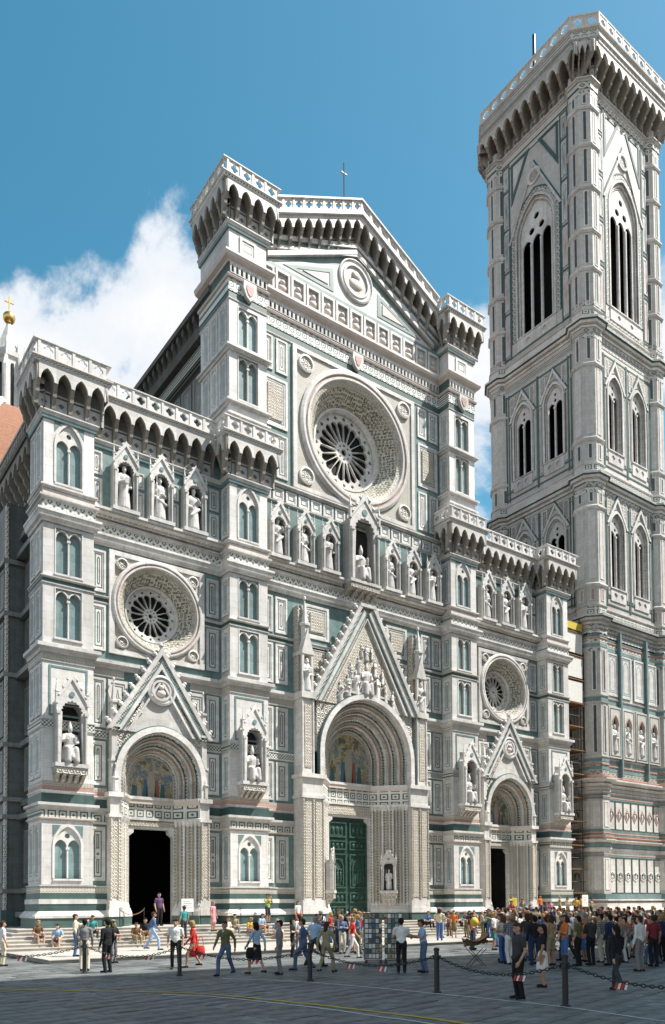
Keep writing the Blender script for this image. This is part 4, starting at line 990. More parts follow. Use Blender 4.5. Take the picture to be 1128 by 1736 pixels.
b = MB(); b.prism_z([(-NX-.02, 3.7), (-NX-.5, 3.7), (-NX-.5, 60), (-NX-.02, 60)], 38.0, 38.8, 'inlay_check'); b.prism_z([(-NX-.02, 3.7), (-NX-.9, 3.7), (-NX-.9, 60), (-NX-.02, 60)], 38.8, 40.2, 'stone_dark'); b.build('nave_cornice', duomo)
for k in range(14):
    u = -4.6-k*1.75
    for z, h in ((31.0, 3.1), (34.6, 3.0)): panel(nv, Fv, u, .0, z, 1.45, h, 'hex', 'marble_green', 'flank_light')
for k in range(24):
    b = cached('eave_bracket', lambda: (lambda q: (q.prism_x([(0, 0), (-.9, .9), (-.9, 1.3), (0, 1.3)][::-1], -.15, .15, 'stone_dark'), q.mesh('eave_bracket'))[1])(MB()))
    ob('eave_bracket', b, nv, Fv.at(-3.9-k*.8, 0.3, 38.9), Fv.rz)
# north flank seen past the left pier
Fa = Frame(-AX, 0, -math.pi/2)
for bx in (6.2, 16.5, 27.0):
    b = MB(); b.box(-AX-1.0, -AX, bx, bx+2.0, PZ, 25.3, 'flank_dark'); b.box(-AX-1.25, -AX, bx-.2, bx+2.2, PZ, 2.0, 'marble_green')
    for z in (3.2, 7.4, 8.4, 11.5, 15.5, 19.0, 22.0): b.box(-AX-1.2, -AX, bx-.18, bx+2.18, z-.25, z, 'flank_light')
    for q in (bx-.05, bx+2.05): b.tube([(-AX-1.0, q, PZ), (-AX-1.0, q, 25)], .12, 'carved_white', 6)
    bt = b.build('buttress', duomo)
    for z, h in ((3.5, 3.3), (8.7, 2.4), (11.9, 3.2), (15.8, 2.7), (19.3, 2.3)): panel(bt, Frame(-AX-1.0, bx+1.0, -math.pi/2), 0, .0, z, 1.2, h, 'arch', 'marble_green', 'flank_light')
for k in range(10):
    u = -3.1-k*1.15
    if -8.4 < u < -6.0: continue
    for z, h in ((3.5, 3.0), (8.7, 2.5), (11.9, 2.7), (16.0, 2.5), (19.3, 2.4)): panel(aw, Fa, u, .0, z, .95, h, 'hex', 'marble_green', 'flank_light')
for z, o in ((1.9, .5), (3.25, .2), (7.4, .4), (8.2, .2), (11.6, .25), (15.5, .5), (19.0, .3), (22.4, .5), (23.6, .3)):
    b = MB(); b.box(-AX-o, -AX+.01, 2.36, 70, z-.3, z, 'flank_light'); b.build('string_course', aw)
ct = MB(); ct.box(-AX-.02, -AX+.3, 2.36, 60, 24.9, 25.2, 'stone_dark'); cfl = ct.build('flank_corbel_table', duomo)
corbel_run(cfl, Fa, -38.0, -2.5, .02, 25.2, 36, .9, 2.1, .86, mat='corbel_stone', end=False)
b = MB(); b.box(-AX-1.0, -AX+.4, 2.5, 60, 27.32, 27.62, 'stone_dark'); b.box(-AX-.96, -AX-.74, 2.5, 60, 28.36, 28.5, 'marble_grey'); b.build('flank_slab', duomo)
# crossing dome and lantern far behind
dome = MB()
pts = []
for i in range(13):
    t = i/12; a = t*1.12; r = 24.5*math.cos(a*1.16)+.0; z = 48+33.4*math.sin(a)/math.sin(1.12); pts.append((max(r, 3.4), z))
dome.lathe_z([(26, 30), (26, 47)]+pts, 8, 'roof_tile', 0, 94, R(22.5)); dm = dome.build('dome', duomo)
for k in range(8):
    t = R(22.5+45*k); b = MB(); b.tube([((r+.25)*math.cos(t), 94+(r+.25)*math.sin(t), z) for r, z in pts], .75, 'marble_white', 6); b.build('dome_rib', dm)
b = MB(); b.lathe_z([(3.4, 80.6), (4.0, 80.9), (4.0, 81.9), (2.6, 82.0), (2.6, 91.4), (2.9, 91.8), (2.9, 92.6), (2.35, 92.9), (2.35, 93.3), (.35, 98.7)], 8, 'marble_white', 0, 94, R(22.5)); ln = b.build('lantern', duomo)
for k in range(8):
    t = R(45*k); b = MB(); c_, s_ = math.cos(t), math.sin(t)
    b.tube([(2.3*c_, 94+2.3*s_, 83.6), (2.3*c_, 94+2.3*s_, 90.6)], .30, 'glass_dark', 6); b.build('lantern_window', ln)
    t = R(45*k+22.5); c_, s_ = math.cos(t), math.sin(t); b = MB(); b.tube([(3.3*c_, 94+3.3*s_, 81.9), (3.3*c_, 94+3.3*s_, 89.6), (2.7*c_, 94+2.7*s_, 91.6)], [.5, .5, .3], 'marble_white', 6); b.tube([(2.5*c_, 94+2.5*s_, 92.6), (2.4*c_, 94+2.4*s_, 95.2)], [.3, .05], 'marble_white', 5); b.build('lantern_buttress', ln)
b = MB(); b.ball((0, 94, 99.7), .98, 'gold', 16, 12); b.build('gilded_ball', ln, smooth=True)
b = MB(); b.box(-.09, .09, 93.9, 94.1, 100.8, 103.4, 'gold'); b.box(-.75, .75, 93.92, 94.08, 102.3, 102.5, 'gold'); b.build('cross', ln)
# ------------------------------------------------------------------ bell tower
TX, TY, TH = 30.85, 6.05, 5.55          # centre and half width between wall planes
tower = thing('bell_tower', 'tall square marble bell tower with octagonal corner pillars and corbelled crown', 'bell tower', (TX, TY, 0))
PA = 1.22; PE = .76                     # corner pillar: apothem, distance of its axis inside the wall planes
FT = {'W': Frame(TX, TY-TH, 0), 'N': Frame(TX-TH, TY, -math.pi/2)}
b = MB(); b.box(TX-TH, TX+TH, TY-TH, TY+TH, 0, 27.0, 'marble_tower'); b.build('lower_shaft', tower)
def octo(cx, cy, a): r = a/math.cos(math.pi/8); return [(cx+r*math.cos(math.pi/8+math.pi/4*k), cy+r*math.sin(math.pi/8+math.pi/4*k)) for k in range(8)]
CORN = [(TX+sx_*(TH-PE), TY+sy_*(TH-PE)) for sx_, sy_ in ((-1, -1), (-1, 1), (1, -1), (1, 1))]
# plan outline: walls and the outer facets of the four pillars, clockwise so that outwards is right of the path
def tower_path():
    p = []; k = PA*math.tan(math.pi/8); o = TH-PE+PA; i = TH
    # along the west face from left (north) to right (south), then south, east, north
    base = [(-o, -(TH-PE)+k), (-o, -(TH-PE)-k), (-(TH-PE)-k, -o), (-(TH-PE)+k, -o), (-(TH-PE)+k+(o-i), -i)]
    seg = base+[(-x, y) for x, y in base[::-1]]
    # first/last points also turn back to the wall on the north side
    out = []
    for r in range(4):
        c, s_ = round(math.cos(r*math.pi/2)), round(math.sin(r*math.pi/2))
        q = [(x*c-y*s_, x*s_+y*c) for x, y in seg]
        out += q[1:-1] if True else q
        # wall start on the next face
    return [(TX+x, TY+y) for x, y in out]
k_ = PA*math.tan(math.pi/8); o_ = TH-PE+PA; e_ = TH-PE
one = [(-i_, None) for i_ in ()]
def ring_path():
    """octagon-cornered outline, counter-clockwise seen from above: west face left to right first"""
    q = [(-o_, -e_-k_), (-e_-k_, -o_), (-e_+k_, -o_), (-e_+k_+(o_-TH), -TH), (e_-k_-(o_-TH), -TH), (e_-k_, -o_), (e_+k_, -o_)]
    q = [(-o_, -e_+k_)]+q[:0]+q
    full = []
    face = [(-e_-k_, -o_), (-e_+k_, -o_), (-e_+k_+(o_-TH), -TH), (e_-k_-(o_-TH), -TH), (e_-k_, -o_), (e_+k_, -o_)]
    for r in range(4):
        c, s_ = (1, 0, -1, 0)[r], (0, 1, 0, -1)[r]
        full += [(x*c-y*s_, x*s_+y*c) for x, y in face]
    return [(TX+x, TY+y) for x, y in full]
RING = ring_path()
for cx, cy in CORN:
    b = MB(); b.prism_z(octo(cx, cy, PA), 0, 75.5, 'marble_tower'); b.build('corner_pillar', tower)
def tmould(z, prof, mat='marble_white', name='cornice', mats=None):
    b = MB(); b.sweep(RING, [(o, z+q) for o, q in prof], mat, closed=True, mats=mats); return b.build(name, tower)
def tledge(z, o, h, mat='marble_white'): return tmould(z, [(-.05, -h), (o*.3, -h), (o*.5, -h*.6), (o, -h*.4), (o, -h*.1), (o*.3, 0), (-.05, .01)], mat)
def tband(z0, z1, mat, o=.02): return tmould(0, [(-.05, z0), (o, z0), (o, z1), (-.05, z1)], mat, 'marble_band')
for z in (13.2, 13.9, 23.8, 24.6, 25.4): tband(z, z+.3, 'inlay_tower', .015)
for z in (54.2, 73.1): tband(z, z+.45, 'inlay_tower', .02)
# socle
tband(0, .8, 'marble_grey', .55); tband(.8, 1.5, 'marble_green', .5); tband(1.5, 1.75, 'marble_white', .55); tband(1.75, 2.2, 'marble_tower', .40); tledge(2.5, .5, .3); tband(2.5, 2.95, 'marble_teal', .2)
tband(6.15, 6.5, 'marble_teal', .05); tledge(6.95, .12, .4); tband(6.97, 7.3, 'marble_teal', .10); tledge(7.65, .45, .3); tledge(7.95, .3, .28, 'marble_pink')
tband(8.0, 8.5, 'marble_teal', .05); tband(11.1, 11.5, 'marble_teal', .05); tledge(11.8, .12, .2); tband(11.82, 12.1, 'marble_tower', .1); tledge(12.45, .25, .3); tledge(12.85, .62, .35); tledge(13.15, .2, .28, 'marble_pink')
tband(13.6, 13.85, 'marble_teal', .03); tband(14.3, 14.55, 'marble_teal', .03); tledge(14.75, .1, .12)
tledge(19.45, .1, .12); tband(19.5, 19.85, 'marble_teal', .03); tledge(20.05, .12, .15)
for z in (24.2, 25.1): tband(z, z+.28, 'marble_teal', .03)
tledge(25.9, .12, .15)
for z in (2.62, 6.30, 8.15, 11.25, 12.02, 14.02, 24.9): tband(z, z+.11, 'marble_pink', .16 if z < 3 else .07)
def big_cornice(z):
    tband(z-1.5, z-1.1, 'inlay_circle', .03); tband(z-1.0, z-.62, 'inlay_tower', .06); tmould(z, [(-.05, -.6), (.12, -.6), (.15, -.42), (.32, -.3), (.38, -.1), (.55, -.04), (.58, .12), (.2, .22), (-.05, .24)], 'marble_tower', mats=['marble_white', 'marble_white', 'carved_tower', 'marble_white', 'marble_green', 'marble_white', 'marble_white', 'marble_white'])
    tband(z+.26, z+.95, 'inlay_square', .05); tledge(z+1.1, .14, .14)
for z in (26.75, 39.15, 52.8): big_cornice(z)
for z in (29.6, 36.4, 42.4, 49.0, 57.5, 60.9, 64.8, 68.6, 72.0): 
    for cx, cy in CORN[:3]:
        b = MB(); o8 = octo(cx, cy, PA); b.sweep(o8, [(-.02, z-.2), (.06, z-.18), (.16, z-.04), (.16, z+.06), (.05, z+.16), (-.02, z+.18)], 'marble_white', closed=True); b.build('pillar_string', tower)
# inlaid strips on the facets of the pillars
def strip_mesh(w, h, c):
    def mk():
        b = MB(); b.plate(rect(-w/2, w/2, 0, h), [rect(-w/2+.09, w/2-.09, .09, h-.09)], -.035, 0, 'marble_white'); b.box(-w/2+.09, w/2-.09, -.012, 0, .09, h-.09, c); return b.mesh('inlaid_strip')
    return cached(('strip', w, h, c), mk)
ZS = [(3.3, 2.7, 'marble_tower'), (8.7, 2.2, 'marble_tower'), (15.0, 4.2, 'strip_dark'), (20.4, 3.6, 'strip_dark'), (28.2, 1.1, 'marble_pink'), (30.1, 6.0, 'marble_tower'), (36.8, 1.2, 'strip_dark'), (40.6, 1.4, 'strip_dark'), (42.8, 5.9, 'marble_tower'), (49.4, 2.2, 'strip_dark')]
ZS += [(54.2, 3.0, 'strip_dark'), (57.9, 2.7, 'strip_dark'), (61.3, 3.2, 'strip_dark'), (65.2, 3.1, 'strip_dark'), (69.0, 2.7, 'strip_dark'), (72.3, 1.3, 'strip_dark')]
for ci, angs in ((0, (180, 225, 270)), (1, (180, 225)), (2, (225, 270))):
    cx, cy = CORN[ci]
    for a in angs:
        F = Frame(cx+PA*math.cos(R(a)), cy+PA*math.sin(R(a)), R(a-270))
        for z, h, c in ZS: ob('inlaid_strip', strip_mesh(.42 if c != 'marble_tower' else .55, h, c), tower, F.at(0, .002, z), F.rz)
# upper shaft faces, pierced
def tower_face(z0, z1, holes, F, nm):
    b = MB(); b.plate(rect(-TH, TH, z0, z1), holes, 0, .75, 'marble_tower', 'carved_tower'); return b.build(nm, tower, F.at(0, 0, 0), F.rz)
def twin(F, u, z, w, h, lights, deep=.75):
    """pointed window with slender shafts, pierced head and its own balcony panel"""
    a = w/2; zs = h-a*1.45; b = MB(); L = lancet_ccw(a*.80, 0, zs, a*1.15, 8)
    n = lights; gap = a*1.6/n; lw = gap*.43
    lan = [lancet_ccw(lw, 0.02, zs-.25*w, lw*1.3, 5, -a*.80+gap*(k+.5)) for k in range(n)]
    hd = [circ(w*.075, 10, -a*.80+gap*(k+1), zs+.05*w) for k in range(n-1)]+([circ(w*.07, 10, 0, zs+.32*w)] if n > 1 else [])
    b.plate(L, lan+hd, .22, .34, 'marble_white')
    for k in range(n-1):
        x = -a*.80+gap*(k+1); b.tube([(x, .18, 0), (x, .18, zs-.25*w)], .05*w/2.0+.02, 'marble_white', 6); b.box(x-.1, x+.1, .08, .28, zs-.25*w-.18, zs-.25*w, 'marble_white')
    # stepped splay
    for k in range(4):
        t0, t1 = k/4, (k+1)/4; A = arch(lerp(a, a*.8, t0), lerp(a*1.45, a*1.15, t0), zs, 10); B = arch(lerp(a, a*.8, t1), lerp(a*1.45, a*1.15, t1), zs, 10); y = .055+.055*k
        A = [(-lerp(a, a*.8, t0), 0)]+A+[(lerp(a, a*.8, t0), 0)]; B = [(-lerp(a, a*.8, t1), 0)]+B+[(lerp(a, a*.8, t1), 0)]
        b.grid([[(x, y-.055, z_) for x, z_ in A], [(x, y, z_) for x, z_ in A], [(x, y, z_) for x, z_ in B]], ('carved_tower', 'marble_white')[k % 2])
    b.face([(-a-.6, 1.9, -.8), (a+.6, 1.9, -.8), (a+.6, 1.9, h+.8), (-a-.6, 1.9, h+.8)], 'void_dark')  # dark sheet added behind the opening in place of the interior's shade
    o = b.build('belfry_window', tower, F.at(u, 0, z), F.rz)
    g = MB(); offs = [(0, .16, 'marble_white', .10), (.16, .30, 'inlay_fine', .03)]+([(.30, .62, 'inlay_tower', .05), (.62, .74, 'marble_green', .08)] if w > 3 else [(.30, .36, 'marble_green', .05)])
    def surround(o): return [(-a-o, 0)]+arch(a+o, a*1.45+o*1.12, zs, 10)+[(a+o, 0)]
    for o0, o1, mt, pj_ in offs: g.band(surround(o0), surround(o1), -pj_, .02, mt)
    # gable over the arch
    gt = h+a*1.0; k = .55 if w < 3 else .95
    def rk(o, i, mt, pr_): g.plate([(-a-o, zs+.3), (0, gt+o*1.7-.5), (a+o, zs+.3), (a+i, zs+.3), (0, gt+i*1.7-.5), (-a-i, zs+.3)][::-1], [], -pr_, .01, mt)
    rk(k, k-.24, 'marble_white', .14); rk(k+.14, k+.002, 'marble_green', .06)
    g.build('window_gable', tower, F.at(u, 0, z), F.rz)
    q = MB(); q.plate(rect(-a-.1, a+.1, -1.15, -.06), [quatrefoil(.26, 5, -a*.45, -.6), quatrefoil(.26, 5, a*.45, -.6)], -.08, .05, 'marble_white'); q.box(-a-.2, a+.2, -.16, .06, -.06, .04, 'marble_white'); q.box(-a-.1, a+.1, .01, .04, -1.15, -.06, 'marble_teal'); q.build('window_balustrade', tower, F.at(u, 0, z), F.rz)
def hole(u, z, w, h): a = w/2; return lancet_ccw(a, z, z+h-a*1.45, a*1.45, 10, u)
for nm, F in FT.items():
    for zb in (27.0, 39.4):
        ws = [(-1.8, zb+3.0, 2.05, 6.9), (1.8, zb+3.0, 2.05, 6.9)]
        tower_face(zb, zb+13.4 if zb > 30 else zb+12.4, [hole(*w) for w in ws], F, 'shaft_face')
        for w in ws: twin(F, w[0], w[1], w[2], w[3], 2)
        # frames and panels round the windows
        b = MB()
        for u in (-3.72, -3.42, 0, 3.42, 3.72): 
            wd = .07 if abs(u) > .1 else .12
            b.box(u-wd, u+wd, -.05, .01, zb+1.2, zb+11.6, 'marble_green')
        for z in (zb+1.35, zb+2.0, zb+11.35): b.box(-3.95, 3.95, -.045, .01, z, z+.14, 'marble_green')
        b.build('marble_frame', tower, F.at(0, 0, 0), F.rz)
        for u in (-3.12, 3.12, -.38, .38): panel(tower, F, u, .0, zb+2.3, .34, 6.2, 'lozenge', 'marble_pink', 'marble_white')
        for u in (-3.0, -.62, .62, 3.0): panel(tower, F, u, .0, zb+9.4, .6, 1.7, 'lozenge')
        for u in (-1.8, 1.8):
            for q in (-1, 1):
                t = MB(); t.plate([(u+q*.25, zb+11.3), (u+q*1.4, zb+11.3), (u+q*1.4, zb+9.35)][::q], [], -.05, .01, 'carved_tower'); t.build('spandrel_panel', tower, F.at(0, 0, 0), F.rz)
    # the tall top storey with its triple light
    zb = 53.1; w = (0, zb+2.6, 4.3, 12.6)
    tower_face(zb, 75.2, [hole(*w)], F, 'shaft_face'); twin(F, w[0], w[1], w[2], w[3], 3)
    b = MB()
    for u in (-3.75, -3.0, 3.0, 3.75): b.box(u-.07, u+.07, -.05, .01, zb+1.2, 73.6, 'marble_green')
    for z in (zb+1.35, 58.9, 63.0, 67.2, 71.0, 73.4): 
        for q in (-1, 1): b.box(min(q*3.0, q*3.95), max(q*3.0, q*3.95), -.045, .01, z, z+.16, 'marble_green')
    b.build('marble_frame', tower, F.at(0, 0, 0), F.rz)
    for q in (-1, 1):
        for z, h in ((54.8, 3.8), (59.3, 3.4), (63.4, 3.5), (67.6, 3.1), (71.3, 1.9)): panel(tower, F, q*3.38, 0, z, .55, h, 'lozenge', 'marble_green' if z > 60 else 'marble_pink')
        t = MB(); t.plate([(q*.5, 73.3), (q*2.75, 73.3), (q*2.75, 69.2)][::q], [[(q*.95, 73.05), (q*2.55, 73.05), (q*2.55, 70.2)][::q]], -.06, .01, 'marble_green'); t.plate([(q*1.1, 72.95), (q*2.45, 72.95), (q*2.45, 70.5)][::q], [], -.03, .01, 'marble_tower'); t.build('spandrel_panel', tower, F.at(0, 0, 0), F.rz)
    t = MB(); t.lathe_y([(.75, 0), (.75, -.14), (.6, -.16), (.5, -.05)], 20, 'marble_white', 0, 70.2, 0); t.plate(circ(.5, 12, 0, 70.2), [], -.05, 0, 'carved_tower'); t.build('gable_roundel', tower, F.at(0, 0, 0), F.rz)
    # lower registers: hexagon reliefs, lozenge reliefs, statue niches, blind niches
    for k in range(7):
        u = -3.5+k*7.0/6
        h = MB(); h.plate(rect(-.54, .54, 3.0, 6.12), [rect(-.48, .48, 3.08, 6.04)], -.05, .0, 'marble_green'); h.plate(rect(-.48, .48, 3.08, 6.04), [circ(.42, 6, 0, 4.5, math.pi/6)], -.03, 0, 'marble_tower'); h.plate(circ(.45, 6, 0, 4.5, math.pi/6), [circ(.36, 6, 0, 4.5, math.pi/6)], -.08, 0, 'marble_white'); h.plate(circ(.36, 6, 0, 4.5, math.pi/6), [], -.01, 0, 'stone_dark'); h.ball((0, -.02, 4.4), .17, 'marble_tower', 7, 5, (1, .6, 1.2)); h.ball((.02, -.05, 4.66), .08, 'marble_tower', 6, 4)
        ob('hexagon_relief', cached('hexr', lambda: h.mesh('hexagon_relief')), tower, F.at(u, .0, 0), F.rz)
        h2 = MB(); h2.plate(rect(-.54, .54, 8.55, 11.05), [rect(-.48, .48, 8.62, 10.98)], -.05, 0, 'marble_green'); lz = lambda k2: [(0, 9.85-.62*k2), (.44*k2, 9.85), (0, 9.85+.62*k2), (-.44*k2, 9.85)]
        h2.plate(rect(-.48, .48, 8.62, 10.98), [], -.03, 0, 'marble_tower'); h2.plate(lz(1), [lz(.8)], -.07, 0, 'marble_pink'); h2.plate(lz(.8), [], -.04, 0, 'stone_dark'); h2.ball((0, -.03, 9.8), .15, 'marble_white', 6, 5, (.9, .6, 1.9)); h2.ball((0, -.05, 10.16), .07, 'marble_white', 6, 4)
        ob('lozenge_relief', cached('lozr', lambda: h2.mesh('lozenge_relief')), tower, F.at(u, .0, 0), F.rz)
    for k in range(4):
        u = -3.0+k*2.0
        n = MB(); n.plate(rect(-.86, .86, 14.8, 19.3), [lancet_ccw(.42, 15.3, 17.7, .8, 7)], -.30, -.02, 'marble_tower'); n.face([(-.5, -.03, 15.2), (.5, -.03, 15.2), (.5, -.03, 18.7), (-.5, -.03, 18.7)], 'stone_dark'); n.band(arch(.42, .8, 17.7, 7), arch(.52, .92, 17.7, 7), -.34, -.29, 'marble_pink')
        n.plate(rect(-.74, .74, 14.95, 19.15), [rect(-.68, .68, 15.01, 19.09)], -.32, -.29, 'marble_green'); n.build('statue_niche', tower, F.at(u, 0, 0), F.rz)
        if nm == 'W': statue(F.at(u, .13, 15.32), 2.5, f'{("leftmost", "second", "third", "rightmost")[k]} of the four marble statues in niches low on the bell tower', k, F.rz, 'statues on the bell tower')
        panel(tower, F, u, .05, 20.3, 1.55, 3.8, 'arch', 'marble_teal')
    b = MB()
    for u in (-2.0, 2.0): b.box(u-.1, u+.1, -.33, .01, 13.2, 26.0, 'marble_teal')
    b.build('marble_frame', tower, F.at(0, 0, 0), F.rz)
b = MB(); b.box(TX-TH+.8, TX+TH, TY-TH+.8, TY+TH, 27.0, 27.3, 'stone_dark'); b.box(TX+TH-.3, TX+TH, TY-TH+.8, TY+TH, 27.3, 75, 'stone_dark'); b.box(TX-TH+.8, TX+TH-.3, TY+TH-.3, TY+TH, 27.3, 75, 'stone_dark'); b.box(TX-TH+.1, TX+TH, TY-TH+.1, TY+TH, 75, 75.4, 'stone_dark'); b.build('core', tower)
# crown: corbels, slab and parapet on a chamfered square
OV = .92; CZ = 74.6; CH = 2.45
tband(73.7, 74.25, 'inlay_tower', .08); tledge(74.6, .28, .3)
hw = TH-PE+PA+OV; ch = 1.7
def chamf(o): h = TH-PE+PA+o; c = ch; return [(TX+x, TY+y) for x, y in ((-h+c, -h), (h-c, -h), (h, -h+c), (h, h-c), (h-c, h), (-h+c, h), (-h, h-c), (-h, -h+c))]
for nm, F in FT.items():
    o2 = OV+(o_-TH)
    n = 11; s = 2*(o_-.2)/n
    for k in range(n):
        ob('corbel', corbel_mesh(s, OV+.45, CH, 0, 'marble_tower'), tower, F.at(-o_+.2+k*s, .0, CZ), F.rz)
for (cx, cy) in CORN[:3]:
    a = math.atan2(cy-TY, cx-TX); F = Frame(cx+PA*math.cos(a), cy+PA*math.sin(a), a+math.pi/2)
    for u in (-.95, -.48, 0, .48): ob('corbel', corbel_mesh(.48, 1.1, CH, 0, 'marble_tower'), tower, F.at(u, -.15, CZ), F.rz)
P0 = chamf(OV); b = MB()
b.sweep(P0, [(-1.6, CZ+CH), (.0, CZ+CH), (.04, CZ+CH+.10), (.04, CZ+CH+.40), (.16, CZ+CH+.48), (.16, CZ+CH+.62), (.05, CZ+CH+.68), (.05, CZ+CH+1.22), (.22, CZ+CH+1.30), (.25, CZ+CH+1.48), (-.1, CZ+CH+1.52), (-1.6, CZ+CH+1.52)], 'marble_tower', closed=True, mats=['marble_tower', 'marble_white', 'inlay_tower', 'marble_white', 'marble_white', 'marble_white', 'inlay_circle', 'marble_white', 'marble_white', 'marble_tower', 'marble_tower'])
b.face([(x, y, CZ+CH+1.45) for x, y in chamf(-.2)], 'roof_dark'); b.build('crown_slab', tower)
zp = CZ+CH+1.52; 
for i in range(8):
    p, q = Vector(P0[i]), Vector(P0[(i+1) % 8]); L = (q-p).length; n = max(2, round(L/1.15)); rz = math.atan2((q-p).y, (q-p).x)
    for k in range(n): 
        s = L/n; w = p+(q-p)*(k/n); ob('parapet_panel', balus_mesh(s, 1.05, 0, 'marble_tower'), tower, (w.x, w.y, zp), rz)
b = MB(); b.sweep(P0, [(-.14, zp+1.05), (.1, zp+1.05), (.12, zp+1.18), (-.14, zp+1.2)], 'marble_tower', closed=True); b.build('parapet_rail', tower)
b = MB(); b.tube([(TX-2.8, TY+2.0, zp), (TX-2.8, TY+2.0, zp+9)], .16, 'iron', 6); b.build('flagpole', tower)
# ------------------------------------------------------------------ ground, platform, steps
g = MB(); g.face([(-1500, -1500, -.03), (1500, -1500, -.03), (1500, 1500, -.03), (-1500, 1500, -.03)], 'paving_joint'); ground = g.build('ground'); tag(ground, kind='structure')
slabs = []; ang = R(14.0); ca, sa = math.cos(ang), math.sin(ang); rr = random.Random(3)
row = 0; v = -46.0
while v < 14:
    dv = .50+.12*rr.random(); u = -52.0+rr.random()*.6
    while u < 40:
        du = .62+.55*rr.random(); cx, cy = u+du/2, v+dv/2; x, y = cx*ca-cy*sa, cx*sa+cy*ca
        if -35 < x < 14 and -41 < y < -9.9 or (-35 < x < -23.9 and -41 < y < 3): slabs.append((x, y, du-.022, dv-.02, rr.uniform(-.006, .004), rr.uniform(-.004, .004), rr.uniform(-.004, .004)))
        u += du
    v += dv
def view_d(s): d = Vector((s[0], s[1], 0))-CAM; f = d.dot(CF); x = d.dot(CR)/f if f > .1 else 9; yv = d.dot(CU)/f if f > .1 else -9; return f if (f > .1 and abs(x) < .45 and yv > -.21) else 1e3+abs(f)
slabs.sort(key=view_d)
def slab_geo(b, s, base):
    x, y, du, dv, dz, t1, t2 = s; pts = []
    for (a, c) in ((-1, -1), (1, -1), (1, 1), (-1, 1)):
        px, py = a*du/2, c*dv/2; pts.append((base[0]+px*ca-py*sa, base[1]+px*sa+py*ca, dz+a*t1+c*t2))
    b.face(pts, 'paving')
    lo = [(p[0], p[1], -.03) for p in pts]
    for i in range(4): j = (i+1) % 4; b.face([lo[i], lo[j], pts[j], pts[i]], 'paving')
for s in slabs[:300]:
    b = MB(); slab_geo(b, s, (0, 0)); b.build('paving_slab', ground, (s[0], s[1], 0))
b = MB()
for s in slabs[300:]: slab_geo(b, s, (s[0], s[1]))
tag(b.build('paving_slabs', ground), kind='stuff')
# painted lines
def line(pts, w, mat, label):
    P = [Vector((x, y, .009)) for x, y in pts]; Lr = []
    for i, p in enumerate(P):
        d = (P[min(i+1, len(P)-1)]-P[max(i-1, 0)]).normalized(); n = Vector((-d.y, d.x, 0))*w/2; Lr.append((p+n, p-n))
    b = MB(); b.grid([[a for a, c in Lr], [c for a, c in Lr]], mat); return tag(b.build('painted_line'), label, 'road marking', None, 'structure')
def smooth(pts, k=6):
    out = []
    for i in range(len(pts)-1):
        p0, p1, p2, p3 = (Vector(pts[max(i-1, 0)]), Vector(pts[i]), Vector(pts[i+1]), Vector(pts[min(i+2, len(pts)-1)]))
        for j in range(k): t = j/k; q = .5*((2*p1)+(p2-p0)*t+(2*p0-5*p1+4*p2-p3)*t*t+(3*p1-p0-3*p2+p3)*t**3); out.append((q.x, q.y))
    return out+[tuple(pts[-1])]
line(smooth([(-29.0, -16.2), (-27.43, -18.46), (-25.97, -20.2), (-23.9, -22.7), (-22.96, -25.8), (-22.52, -28.2), (-22.27, -30.4), (-22.2, -36)]), .13, 'paint_yellow', 'worn yellow line curving across the shaded paving')
line(smooth([(-24.6, -22.5), (-23.86, -23.66), (-23.12, -26.78), (-22.91, -28.87), (-22.77, -30.04), (-22.7, -36)]), .06, 'paint_white', 'thin white line beside the yellow line')
line(smooth([(-21.4, -19.6), (-20.07, -22.37), (-19.34, -26.5), (-19.0, -30.0), (-19.24, -32.5), (-19.4, -38)]), .07, 'paint_white', 'thin white line along the foot of the bollards')
# platform and steps
b = MB(); b.box(-23.6, 60, -9.9, 0, -.05, .12, 'stone_platform'); b.box(-23.66, 60, -9.96, -.01, .12, .15, 'stone_step'); tag(b.build('platform'), kind='structure')
NST = 6; TRD = .40; RIS = (PZ-.15)/NST
steps = MB()
for k in range(NST):
    z1 = PZ-RIS*k; y0 = -1.5-TRD*k; xl = -22.6-TRD*k*.9
    steps.box(xl, 24.0, y0, 4.5, z1-RIS, z1-.035, 'stone_step'); steps.box(xl-.04, 24.0, y0-.04, 4.46, z1-.035, z1-.001*k, 'stone_step')
st = steps.build('steps'); tag(st, kind='structure')
def gz(x, y):
    if x > -23.6 and y > -9.9:
        if x > -23 and y > -1.5-TRD*(NST-1): return PZ-RIS*max(0, math.ceil((-1.5-y)/TRD-1e-6)) if y < -1.5 else PZ
        return .15
    return 0.0
# ------------------------------------------------------------------ bollards and chains
BO = [(-27.6, -12.4), (-24.0, -14.98), (-21.97, -17.84), (-19.83, -21.9), (-19.15, -26.41), (-18.86, -30.0), (-19.3, -34.2)]
bm = MB(); bm.lathe_z([(.11, 0), (.11, .03), (.066, .05), (.062, .80), (.075, .81), (.075, .85), (.062, .86), (.060, 1.03), (.074, 1.04), (.074, 1.08), (.05, 1.10), (.001, 1.115)], 12, 'iron')
for q in (-1, 1): bm.ball((q*.09, 0, .90), .028, 'iron', 6, 4)
bme = bm.mesh('bollard', False)
wh = (None, 'leftmost in the picture', 'behind the couple in white and red', 'in the middle of the square', 'left of the standing man with hand on hip', 'nearest, right of the standing man with hand on hip', None)
for i, (x, y) in enumerate(BO):
    o = ob('bollard', bme, None, (x, y, 0), .5*i); tag(o, f'black iron bollard, {wh[i]}' if wh[i] else ('black iron bollard out beyond the left edge' if i == 0 else 'black iron bollard out beyond the right edge'), 'bollard', 'iron bollards joined by chains')
